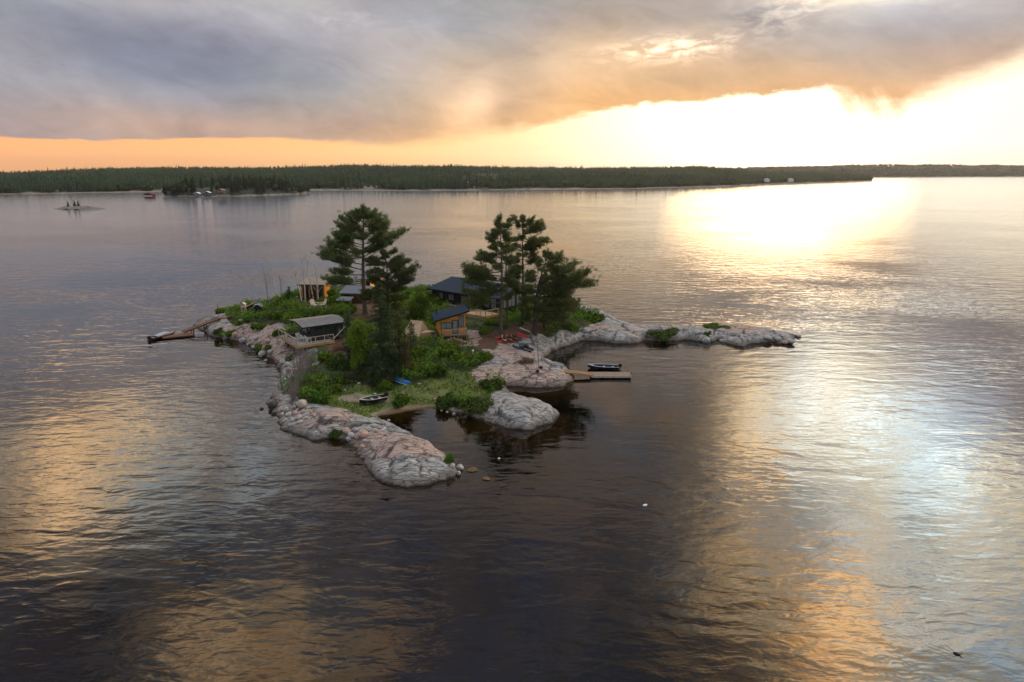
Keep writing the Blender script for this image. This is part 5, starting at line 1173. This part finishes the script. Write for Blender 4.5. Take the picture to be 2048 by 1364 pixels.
# local x runs along the front eave to the right, y away from the viewer
def gable(x0, x1, y0, y1, ze, zt, t=.16): ym = (y0+y1)/2; return [(y0, ze), (ym, zt), (y1, ze), (y1, ze+t), (ym, zt+t), (y0, ze+t)]
MB().box(.6, 11.4, .8, 12.4, -.8, 2.55).prism([(.8, 2.55), (12.4, 2.55), (6.6, 3.72)], 'x', .6, 11.4).build('wall', M_dark, lg)
MB().prism(gable(0, 12, 0, 13.2, 2.45, 3.85), 'x', 0, 12.0).build('roof', M_roof, lg)
MB().box(-.03, 12.03, -.05, -.004, 2.38, 2.64).build('fascia', M_trim, lg)
for a, w, nx in [(2.6, 1.0, 1), (5.0, 1.4, 2), (8.2, 2.4, 3)]: window(lg, (a, .8, .9 if w < 2 else .05), (1, 0, 0), w, 1.1 if w < 2 else 2.05, nx, M_curt)
for k in range(5): window(lg, (11.4, 1.3+k*1.9, .2), (0, 1, 0), 1.6, 2.1, 2, M_curt)
wg = MB().box(11.42, 15.4, 2.6, 10.6, -.8, 2.3).prism([(2.6, 2.3), (10.6, 2.3), (6.6, 3.1)], 'x', 11.42, 15.4); wg.build('wing', M_dark, lg)
MB().prism(gable(0, 0, 1.6, 11.6, 2.22, 3.2), 'x', 12.05, 16.4).build('wing_roof', M_roof, lg)
for k in range(3): window(lg, (15.4, 3.2+k*2.2, .2), (0, 1, 0), 1.8, 1.9, 2, M_curt)
for k in range(2): window(lg, (12.2+k*1.6, 2.6, .2), (1, 0, 0), 1.3, 1.9, 1, M_curt)
MB().cyl(3.2, 7.2, 3.6, 4.7, .14).build('chimney', M_trim, lg)
MB().box(7.5, 17.4, -2.6, .78, -.14, 0).build('deck', M_deckw, lg)
MB().box(7.5, 17.4, -2.65, -2.6, -.4, 0).box(17.4, 17.45, -2.6, .78, -.4, 0).build('beam', M_joist, lg)
for k in range(4): MB().box(10.4, 15, -2.95-k*.32, -2.62-k*.32, -.3-k*.2, -.24-k*.2).build('step', M_wood_pl, lg)
for a in (7.7, 10.2, 12.7, 15.2, 17.2): MB().box(a-.08, a+.08, -2.5, -2.34, -2.0, -.145).build('post', M_post, lg)
railing(lg, [(7.55, -2.55, 0), (10.3, -2.55, 0)], .95, M_rail, bal=.2); railing(lg, [(15.1, -2.55, 0), (17.35, -2.55, 0), (17.35, .6, 0)], .95, M_rail, bal=.2)
plastic_chair('small white chair on the lodge deck, by the dark wall', 926, 612, 2.4, 4.25); plastic_chair('second small white chair on the lodge deck, nearer the high pines', 935, 613, 2.0, 4.25)
p = hit(946, 722); pm = thing('lantern_post', 'thin grey post with a white lantern in the bushes below the orange cabin', 'lamp post', (p.x, p.y, p.z)); MB().cyl(0, 0, 0, 1.35, .04).build('post', M_rail, pm); MB().tube([(0,0,1.35),(0,0,1.4),(0,0,1.6),(0,0,1.66)], [.04,.13,.13,.03], 8).build('lantern', M_white, pm)
# ---- docks
def plank_run(t, name, p, q, w, mt, th=.1):
    p, q = Vector(p), Vector(q); d = (q-p); L = d.length; d.normalize(); s = Vector((-d.y, d.x, 0)).normalized()*w/2; Z = Vector((0, 0, th))
    return MB().add([p-s, q-s, q+s, p+s, p-s+Z, q-s+Z, q+s+Z, p+s+Z], [(0,3,2,1),(4,5,6,7),(0,1,5,4),(1,2,6,5),(2,3,7,6),(3,0,4,7)]).build(name, mt, t)
A_ = Vector((*at(463, 634, 2.3), 2.3)); B_ = Vector((*at(438, 637, 2.0), 2.0)); C_ = Vector((*at(366, 664, .5), .5))
ld = thing('left_dock', 'long reddish-brown gangway running down from the left headland to the water', 'dock', (C_.x, C_.y, 0))
o_ = Vector((C_.x, C_.y, 0))
plank_run(ld, 'walkway', B_-o_, A_-o_, 1.15, M_red_pl); plank_run(ld, 'gangway', C_-o_, B_-o_+Vector((0,0,-.01)), 1.15, M_red_pl)
dirL = (B_-C_).normalized(); sL = Vector((-dirL.y, dirL.x, 0)).normalized()
for s_ in (-1, 1): MB().beam(C_-o_+sL*.6*s_, B_-o_+sL*.6*s_, .08, .22).build('side_beam', M_post, ld)
for f in (.25, .6, .95):
    c = C_.lerp(B_, f)-o_
    for s_ in (-1, 1): MB().beam(c+sL*.6*s_+Vector((0,0,-.05)), Vector(((c+sL*.6*s_).x, (c+sL*.6*s_).y, -1.5)), .14).build('post', M_post, ld)
fd = thing('floating_platform', 'dark low floating platform at the foot of the left gangway', 'dock', (*at(366, 670, .25), 0), math.radians(28))
MB().box(-3.2, 1.6, -1.0, 1.0, .14, .30).build('planking', M_brownw, fd)
for s_ in (-.7, .7): MB().tube([(-3.1, s_, .0), (1.5, s_, .0)], .22, 8).build('float', M_rub, fd)
for pxy, h_, lb_ in [((437, 634), 2.6, 'thin dark upright pole beside the left gangway')]:
    p = hit(*pxy); o = MB().cyl(0, 0, -.3, h_, .045, 6).build('pole', M_post); o.location = p; setp(o, lb_, 'pole')
G0_ = Vector((*at(1090, 738, 1.0), 1.0)); G1_ = Vector((*at(1187, 749, .45), .45))
rd = thing('right_dock', 'floating plank dock with a tan gangway in the bay on the right side', 'dock', (G1_.x, G1_.y, 0)); o_ = Vector((G1_.x, G1_.y, 0))
plank_run(rd, 'gangway', G0_-o_, G1_-o_, 1.1, M_wood_pl, .09)
dR = (G1_-G0_).normalized(); sR = Vector((-dR.y, dR.x, 0)).normalized()
for s_ in (-1, 1): MB().beam(G0_-o_+sR*.58*s_, G1_-o_+sR*.58*s_, .06, .2).build('side_beam', M_joist, rd)
MB().box(-.3, 5.1, -.6, 1.4, .28, .42).build('deck', boards('worn_dock_planks', (.17,.125,.10), (.25,.19,.155), 'x', .15), rd); MB().box(-.35, 5.15, -.66, -.602, .18, .44).box(5.102, 5.16, -.6, 1.4, .18, .44).box(-.358, -.302, -.6, 1.4, .18, .44).build('edge_beam', M_rail, rd)
for a in (.4, 1.9, 3.4, 4.6): MB().box(a-.5, a+.5, -.5, 1.3, -.25, .277).build('float', M_rub, rd)
for a, b in [(5.0, -.45), (5.0, 1.25)]: MB().cyl(a, b, .3, .62, .05, 6).build('bollard', M_trim, rd)
for (x0, y0, px_, h_) in [(1078, 738, 0, 3.4)]:
    p = hit(x0, y0); o = MB().beam((0, 0, -.2), (-.25, .1, h_), .07).build('pole', M_post); o.location = p; setp(o, 'tall dark pole on the pink rock by the right dock', 'pole')
p = hit(1082, 737); o = MB().tube([(0,0,0),(0,0,.3),(0,0,.32)], [.24,.27,.1], 10).build('black_pot', M_rub); o.location = p; setp(o, 'black pot standing behind the foot of the tall pole', 'pot')
p = hit(1075, 744); o = MB().tube([(0,0,0),(0,0,.25),(0,0,.27)], [.20,.23,.1], 10).build('black_pot', M_rub); o.location = p; setp(o, 'lower black pot on the near side of the tall pole', 'pot')
p = hit(1068, 742); o = MB().beam((-.5,-.3,0), (0,0,2.6), .025).beam((.5,-.3,0), (0,0,2.6), .025).beam((0,.6,0), (0,0,2.6), .025).beam((-.5,-.3,.3),(.5,-.3,.3),.02).build('tripod', M_post); o.location = p; setp(o, 'spindly tripod of thin sticks left of the tall pole', 'tripod')
# ---- boats
def hull(L, B, Hh_, mt, parent, tip=1.0, sheer=.25, transom=.8, name='hull', inner=None, n=14, keel=0., th=.04):
    """open hull, bow towards +x, stern at -x; outer and inner skin"""
    V = []; F = []; K = 9; xs = np.linspace(0, 1, n)
    for sk in (0, 1):
        for u in xs:
            bw = B/2*(1-max(0, (u-.45)/.55)**2.4) if transom else B/2*math.sin(math.pi*np.clip(u, .012, .988))**.65
            if transom: bw *= transom+(1-transom)*min(1, u/.35)
            bw = max(bw, .012); h = Hh_*(1+sheer*(u**3 if transom else (abs(u-.5)*2)**3))
            z0 = keel+(Hh_*.55*max(0, (u-.72)/.28)**2 if transom else Hh_*.45*max(0, abs(u-.5)*2-.8)**2*6)
            for k in range(K):
                s = (k/(K-1)-.5)*2; yy = bw*np.sign(s)*abs(s)**.55; zz = z0+(h-z0)*abs(s)**2.2
                if sk: yy *= max(0, 1-th/max(bw, .05)*1.2); zz = max(zz, z0+th*1.5) if abs(s) < .99 else zz-.001
                V.append(((u-.5)*L*(1-.012*sk*(1 if u > .5 else 1)), yy, zz))
    for sk in (0, 1):
        b = sk*n*K
        for i in range(n-1):
            for k in range(K-1): q_ = (b+i*K+k, b+(i+1)*K+k, b+(i+1)*K+k+1, b+i*K+k+1); F.append(q_ if sk else q_[::-1])
    m0 = n*K
    for i in range(n-1):
        for k in (0, K-1): F.append((i*K+k, (i+1)*K+k, m0+(i+1)*K+k, m0+i*K+k))
    for e in (0, n-1):
        for sk in (0, 1): F.append(tuple(sk*m0+e*K+k for k in range(K)))
    o = MB().add(V, F).build(name, mt, parent, smooth=True); return o
def gunwale(L, B, Hh_, mt, parent, sheer=.25, transom=.8, n=14):
    m = MB()
    for s_ in (-1, 1):
        P = []
        for u in np.linspace(0, 1, n):
            bw = B/2*(1-max(0, (u-.45)/.55)**2.4) if transom else B/2*math.sin(math.pi*np.clip(u, .012, .988))**.65
            if transom: bw *= transom+(1-transom)*min(1, u/.35)
            P.append(Vector(((u-.5)*L, s_*max(bw, .012), Hh_*(1+sheer*(u**3 if transom else (abs(u-.5)*2)**3))+.01)))
        m.tube(P, .035, 5)
    return m.build('gunwale', mt, parent)
def motor(parent, x, z, ang=0):
    t = MB().box(x-.32, x+.12, -.16, .16, z+.12, z+.5).prism([(x-.36, z+.2), (x+.1, z+.5), (x-.1, z+.6), (x-.34, z+.55)], 'y', -.14, .14).build('outboard_motor', M_rub, parent)
    MB().beam((x-.1, 0, z+.12), (x-.22, 0, z-.62), .12, .14).box(x-.42, x-.05, -.02, .02, z-.55, z-.5).tube([(x-.4, 0, z-.68), (x-.02, 0, z-.68)], [.03, .07], 6).build('leg', M_rub, t)
    MB().beam((x+.1, 0, z+.32), (x+.6, .05, z+.4), .04).build('tiller', M_rub, t)
def fishing_boat(label, A, B_, hullm, railm, inm, z, beam=1.6, extras=()):
    """A = bow point, B_ = stern point (world xy)"""
    A = Vector(A); B_ = Vector(B_); d = A-B_; L = d.length; c = (A+B_)/2
    t = thing('motor_boat', label, 'boat', (c.x, c.y, z), math.atan2(d.y, d.x))
    hull(L, beam, .55, hullm, t); gunwale(L, beam, .55, railm, t)
    MB().add([(-.46*L, -.5, .10), (.28*L, -.42, .10), (.28*L, .42, .10), (-.46*L, .5, .10), (-.46*L, -.5, .13), (.28*L, -.42, .13), (.28*L, .42, .13), (-.46*L, .5, .13)], [(0,3,2,1),(4,5,6,7),(0,1,5,4),(1,2,6,5),(2,3,7,6),(3,0,4,7)]).build('floor', inm, t)
    for f, w in ((-.30, .62), (-.02, .68), (.22, .55)): MB().box(f*L-.14, f*L+.14, -w*beam/1.6, w*beam/1.6, .32, .38).build('bench', inm, t)
    MB().add([(.30*L, -.5*beam/1.6, .58), (.47*L, -.06, .70), (.47*L, .06, .70), (.30*L, .5*beam/1.6, .58), (.30*L, -.5*beam/1.6, .55), (.47*L, -.06, .66), (.47*L, .06, .66), (.30*L, .5*beam/1.6, .55)], [(0,1,2,3),(7,6,5,4),(0,4,5,1),(1,5,6,2),(2,6,7,3),(3,7,4,0)]).build('bow_deck', inm, t)
    motor(t, -L/2-.02, .35)
    for nm, mt, (x_, y_), s in extras: MB().box(x_*L-s, x_*L+s, y_-s*.7, y_+s*.7, .131, .131+s*1.3).build(nm, mt, t)
    return t
a_, b_ = at(1177, 737, .2), at(1240, 739, .2)
fishing_boat('open fishing boat moored behind the right floating dock', (a_[0], a_[1]+.9), (b_[0], b_[1]+.9), M_hull, M_alu, mat('grey_boat_inside', (.25,.29,.34), .6, var=.3, vscale=2), -.12, 1.55, (('cushion', M_white, (.08, .1), .16), ('tackle_box', M_blue, (-.2, .2), .18)))
pa, pb = hit(719, 810), hit(771, 800)
bt = fishing_boat('motor boat with a white rail pulled up on the grass by the small beach', (pa.x, pa.y), (pb.x, pb.y), M_hull, M_cream, mat('pale_boat_inside', (.34,.38,.42), .6, var=.35, vscale=2), (pa.z+pb.z)/2+.02, 1.45, (('fuel_tank', M_red, (-.36, -.25), .17), ('seat_box', M_navy, (-.15, .2), .2)))
a_, b_ = at(350, 668, 0), at(300, 681, 0)
bl = fishing_boat('dark boat with a pale cover at the end of the left gangway', a_, b_, M_hull, mat('red_stripe', (.25,.05,.03), .5), mat('pale_tarp', (.30,.32,.35), .8, var=.3), -.12, 1.7)
MB().prism([(-1.2, .56), (1.6, .6), (1.4, .74), (.2, .86), (-1., .68)], 'y', -.6, .6).build('cover', mat('silver_tarp', (.38,.42,.46), .6, var=.35, vscale=3), bl)
def slim(name, label, cat, pA, pB, beam, h, mt, over=True, deckm=None, closed=False, lift=.0, extra=None):
    A = Vector(pA[:2]); B_ = Vector(pB[:2]); d = A-B_; L = d.length; c = (A+B_)/2; zz = (pA[2]+pB[2])/2
    t = thing(name, label, cat, (c.x, c.y, zz+lift+(h*1.12 if over else 0)), math.atan2(d.y, d.x))
    t.rotation_euler = ((math.pi if over else 0), 0, math.atan2(d.y, d.x))
    tilt = math.atan2(pA[2]-pB[2], L); t.rotation_euler[1] = -tilt*(1 if not over else 1)
    hull(L, beam, h, mt, t, transom=0, sheer=.35); 
    if closed:
        n = 12; V = []; 
        for u in np.linspace(0, 1, n):
            bw = beam/2*math.sin(math.pi*np.clip(u, .012, .988))**.65; z_ = h*(1+.35*(abs(u-.5)*2)**3)
            V += [((u-.5)*L, -bw, z_), ((u-.5)*L, 0, z_+.07), ((u-.5)*L, bw, z_), ((u-.5)*L, 0, z_-.02)]
        F = []
        for i in range(n-1):
            for k in range(4): F.append((i*4+k, i*4+(k+1) % 4, (i+1)*4+(k+1) % 4, (i+1)*4+k))
        MB().add(V, F).build('deck', deckm or mt, t); MB().tube([(-.35, 0, h+.06), (-.3, 0, h+.09), (.4, 0, h+.09), (.45, 0, h+.06)], [.05, .2, .2, .05], 8).build('cockpit', M_rub, t)
    else: gunwale(L, beam, h, deckm or M_rail, t, sheer=.35, transom=0)
    return t
Hp = lambda x, y: tuple(hit(x, y))
slim('canoe', 'bright red canoe turned upside down at the foot of the windswept pine', 'canoe', Hp(1032, 669), Hp(1057, 677), .85, .33, M_red)
slim('canoe', 'bright blue overturned canoe with a pale tip lying in the grass behind the beached boat', 'canoe', Hp(822, 770), Hp(787, 758), .95, .36, M_blue, deckm=M_white)
slim('kayak', 'leftmost of three faded pink kayaks lying side by side', 'kayak', Hp(1012, 686), Hp(1004, 674), .6, .25, M_fred, over=False, closed=True, deckm=mat('chalky_pink', (.55,.33,.28), .6, var=.2))
slim('kayak', 'middle of three faded pink kayaks lying side by side', 'kayak', Hp(1023, 685), Hp(1012, 672.5), .62, .25, M_fred, over=False, closed=True)
slim('kayak', 'redder right one of three kayaks lying side by side', 'kayak', Hp(1035, 682), Hp(1020, 672), .64, .26, M_red, over=False, closed=True, deckm=M_fred)
slim('kayak', 'black kayak with a white stripe, lower of two on the pink rock', 'kayak', Hp(1063, 706), Hp(1025, 693), .6, .22, M_navy, over=False, closed=True, deckm=mat('dark_teal', (.03,.07,.09), .4))
slim('kayak', 'black and blue kayak, upper of two on the pink rock', 'kayak', Hp(1067, 702), Hp(1038, 690), .6, .22, M_navy, over=False, closed=True, deckm=M_navy)
p = hit(1041, 696); o = MB().box(-.28, .28, -.2, .2, 0, .36).box(-.3, .3, -.22, .22, .363, .43).build('cool_box', M_blue); o.location = p; setp(o, 'bright blue cool box between the two dark kayaks', 'box')
for (x_, y_, lb_) in [(997, 677, 'red life vest with white patches left of the kayaks, upper one'), (1001, 685, 'red life vest lying lower left of the kayaks')]:
    p = hit(x_, y_); o = MB().prism([(-.45, 0), (.45, 0), (.5, .14), (.2, .24), (-.2, .2), (-.5, .12)], 'y', -.25, .25).build('life_vest', M_red); o.location = p; o.rotation_euler = (0, 0, .4); setp(o, lb_, 'life vest')
pa, pb = Hp(1040, 658), Hp(1060, 666); o = MB().tube([Vector(pa)+Vector((0,0,.15)), Vector(pb)+Vector((0,0,.15))], [.16, .12], 8).build('driftwood_log', M_cream); setp(o, 'pale bare log lying on brown needles under the right-hand pines', 'log')
p = hit(777, 760); o = MB().prism([(-.5, 0), (.55, 0), (.5, .3), (.1, .55), (-.4, .35)], 'y', -.4, .4).build('brown_tarp_bundle', mat('brown_tarp', (.22,.11,.06), .8, var=.4)); o.location = p; setp(o, 'brown bundle against the upper end of the blue canoe', 'bundle')
p = hit(750, 790); o = MB().tube([(0,0,0),(0,0,.22),(0,0,.26)], [.16,.18,.06], 8).build('bucket', mat('pale_green_plastic', (.35,.6,.45), .5)); o.location = p; setp(o, 'pale green bucket behind the stern of the beached boat', 'bucket')
def brush(label, px, py, w, h, seed, mt):
    p = hit(px, py); r = np.random.RandomState(seed); m = MB()
    for k in range(170):
        a = r.uniform(-w, w); c = Vector((a, r.normal(0, .5), h*(1-abs(a/w)**2)*r.rand())); d = Vector((r.normal(0, .8), r.normal(0, .5), r.normal(0, .25)))
        m.tube([c-d*.6, c, c+d*.6+Vector((0,0,.05))], [.02, .025, .01], 3)
    o = m.build('brush_pile', mt); o.location = p; setp(o, label, 'brush pile', kind='stuff')
brush('heap of brown dead branches in front of the dark spruces', 690, 764, 2.2, 1.3, 4, bark_dk); brush('reddish dead branches at the end of the deck cabin', 690, 700, 1.8, .8, 5, mat('red_twigs', (.16,.07,.05), .9, var=.5))
brush('brown tangle of roots beside the spindly tripod', 1052, 724, .9, .45, 6, mat('brown_roots', (.16,.10,.055), .9, var=.5))
# ---- on the water
x, y = at(1914, 1308); lo = thing('loon', 'dark swimming bird with a curved wake, near the lower right corner', 'bird', (x, y, 0), math.radians(-35))
V_ = []; F_ = []
prof = [(-.36,.02,.05),(-.28,.09,.08),(-.12,.14,.11),(.06,.145,.10),(.2,.10,.09),(.28,.06,.12),(.32,.05,.20),(.35,.055,.27),(.40,.05,.29),(.45,.03,.28),(.56,.006,.26)]
for (a, r_q, zc) in prof:
    for k in range(8): V_.append((a, r_q*math.cos(k*math.pi/4), zc+r_q*.8*math.sin(k*math.pi/4)-.04))
for i in range(len(prof)-1):
    for k in range(8): F_.append((i*8+k, i*8+(k+1) % 8, (i+1)*8+(k+1) % 8, (i+1)*8+k))
F_.append(tuple(range(8))); F_.append(tuple((len(prof)-1)*8+k for k in range(8)))
MB().add(V_, F_).build('body', mat('dark_plumage', (.018,.018,.022), .6, col2=(.05,.05,.05), vscale=20), lo, smooth=True); lo.scale = (.62, .62, .62)
for (px_, py_, lb_, s) in [(1290, 1012, 'white float drifting alone on the dark water at lower right of the island', .22), (998, 918, 'small white float in the reflection of the grey dome rock', .13)]:
    x, y = at(px_, py_); o = MB().tube([(-s, 0, .05), (-s*.7, 0, .07), (0, 0, .08), (s*.7, 0, .07), (s, 0, .05)], [.02, s*.4, s*.5, s*.4, .02], 8).build('float', M_white); o.location = (x, y, 0); o.rotation_euler = (0, 0, .4); setp(o, lb_, 'float')
# ---- bare islet far left with three little trees
ix, iy = at(160, 418); D2 = math.hypot(ix, iy)/FPX
V_, F_ = [], []
nx_, ny_ = 60, 16
for i in range(nx_):
    for j in range(ny_):
        u, v = i/(nx_-1)*2-1, j/(ny_-1)*2-1; xx = u*44*D2; yy = v*9
        e = 1-abs(u)**1.7-v*v*(.9+.2*math.sin(i*.5)); z_ = 2.2*max(-.5, e)*(.6+.8*fbm(np.array([u*6.]), np.array([v*2.]), 5, 3)[0])+.15
        V_.append((ix+xx, iy+yy, z_-.12))
F_ = [(i*ny_+j, (i+1)*ny_+j, (i+1)*ny_+j+1, i*ny_+j+1) for i in range(nx_-1) for j in range(ny_-1)]
o = npmesh('islet_rock', V_, F_, bm_grey, smooth=True); o.data.materials[0] = mat('islet_grey_rock', (.20,.185,.175), .9, var=.5, vscale=.3); setp(o, kind='structure')
for k, (px_, h_, w_) in enumerate([(141, 5.2, 2.6), (152, 6.2, 3.), (158, 5.4, 3.2)]):
    c = protoM[(0, 1, 2)[k]].copy(); COL.objects.link(c); c.location = (ix+(px_-160)*D2, iy, .8); c.scale = (w_*1.6, w_*1.6, h_)
    setp(c, ['small separate tree on the left of the bare islet', 'taller tree at the middle of the bare islet', 'third small tree on the bare islet, right of the taller one'][k], 'tree', 'trees on the bare islet')
for k, (px_, w_) in enumerate([(134, 3), (146, 4), (166, 5), (176, 4)]):
    c = protoM[5].copy(); COL.objects.link(c); c.location = (ix+(px_-160)*D2, iy-1, .3); c.scale = (w_*.9, w_*.9, 1.5); c.name = 'bush'; setp(c, 'low dark bush on the bare islet', 'bush', 'bushes on the bare islet')
# ---- buildings on the far shores
def far_house(name, label, px, py, wm, dm, hm, wallm, roofm, z=1.2, wins=2, rz=0., roof_h=1.2, dist=None, float_=False):
    x, y = at(px, py, z) if dist is None else (ray(px, py)[0]*dist/ray(px, py)[1], dist)
    t = thing(name, label, 'house', (x, y, z), rz)
    MB().box(-wm/2, wm/2, 0, dm, -1., hm).prism([(-wm/2, hm), (wm/2, hm), (0, hm+roof_h-.1)], 'y', 0, dm).build('wall', wallm, t)
    MB().prism([(-wm/2-.4, hm-.1), (0, hm+roof_h), (wm/2+.4, hm-.1), (wm/2+.4, hm+.12), (0, hm+roof_h+.22), (-wm/2-.4, hm+.12)], 'y', -.5, dm+.4).build('roof', roofm, t)
    for k in range(wins): a = -wm/2+(k+.5)*wm/wins; window(t, (a-.55, 0, .8), (1, 0, 0), 1.1, 1.3, 1, M_white if wallm is M_redp else M_trim, M_white, th=.15, depth=.1)
    return t
hb = far_house('boathouse', 'dark red boathouse with white windows standing over the water, far left', 297, 395, 8.5, 7, 3.2, M_redp, M_redp, .7, 4, .05, 1.3)
for a in (-4, -1.4, 1.4, 4): MB().box(a-.15, a+.15, .2, .5, -3, -1.).build('pile', M_post, hb)
far_house('white_boathouse', 'small white-roofed boathouse at the waterline of the wooded point', 393, 392, 6, 5, 2.6, M_roofg, M_white, .9, 1, 0, 1.1)
far_house('lakeside_cottage', 'cottage with a pale roof close right of the white-roofed boathouse', 414, 391.5, 6, 5, 3.0, M_charc, M_white, 2.0, 2, .1, 1.2)
far_house('hillside_cottage', 'brown-pink cottage standing higher among the trees of the wooded point', 440, 386, 6.5, 5, 2.6, M_brownw, M_rooft, 6.5, 2, -.1, 1.2)
far_house('white_cottage', 'tiny white cottage on the sunlit far point, left one', 1535, 363, 9, 8, 4, M_white, M_white, 5, 2, 0, 2)
far_house('white_cottage', 'tiny white cottage on the sunlit far point, right one', 1583, 362.5, 9, 8, 4, M_white, M_white, 5, 2, 0, 2)
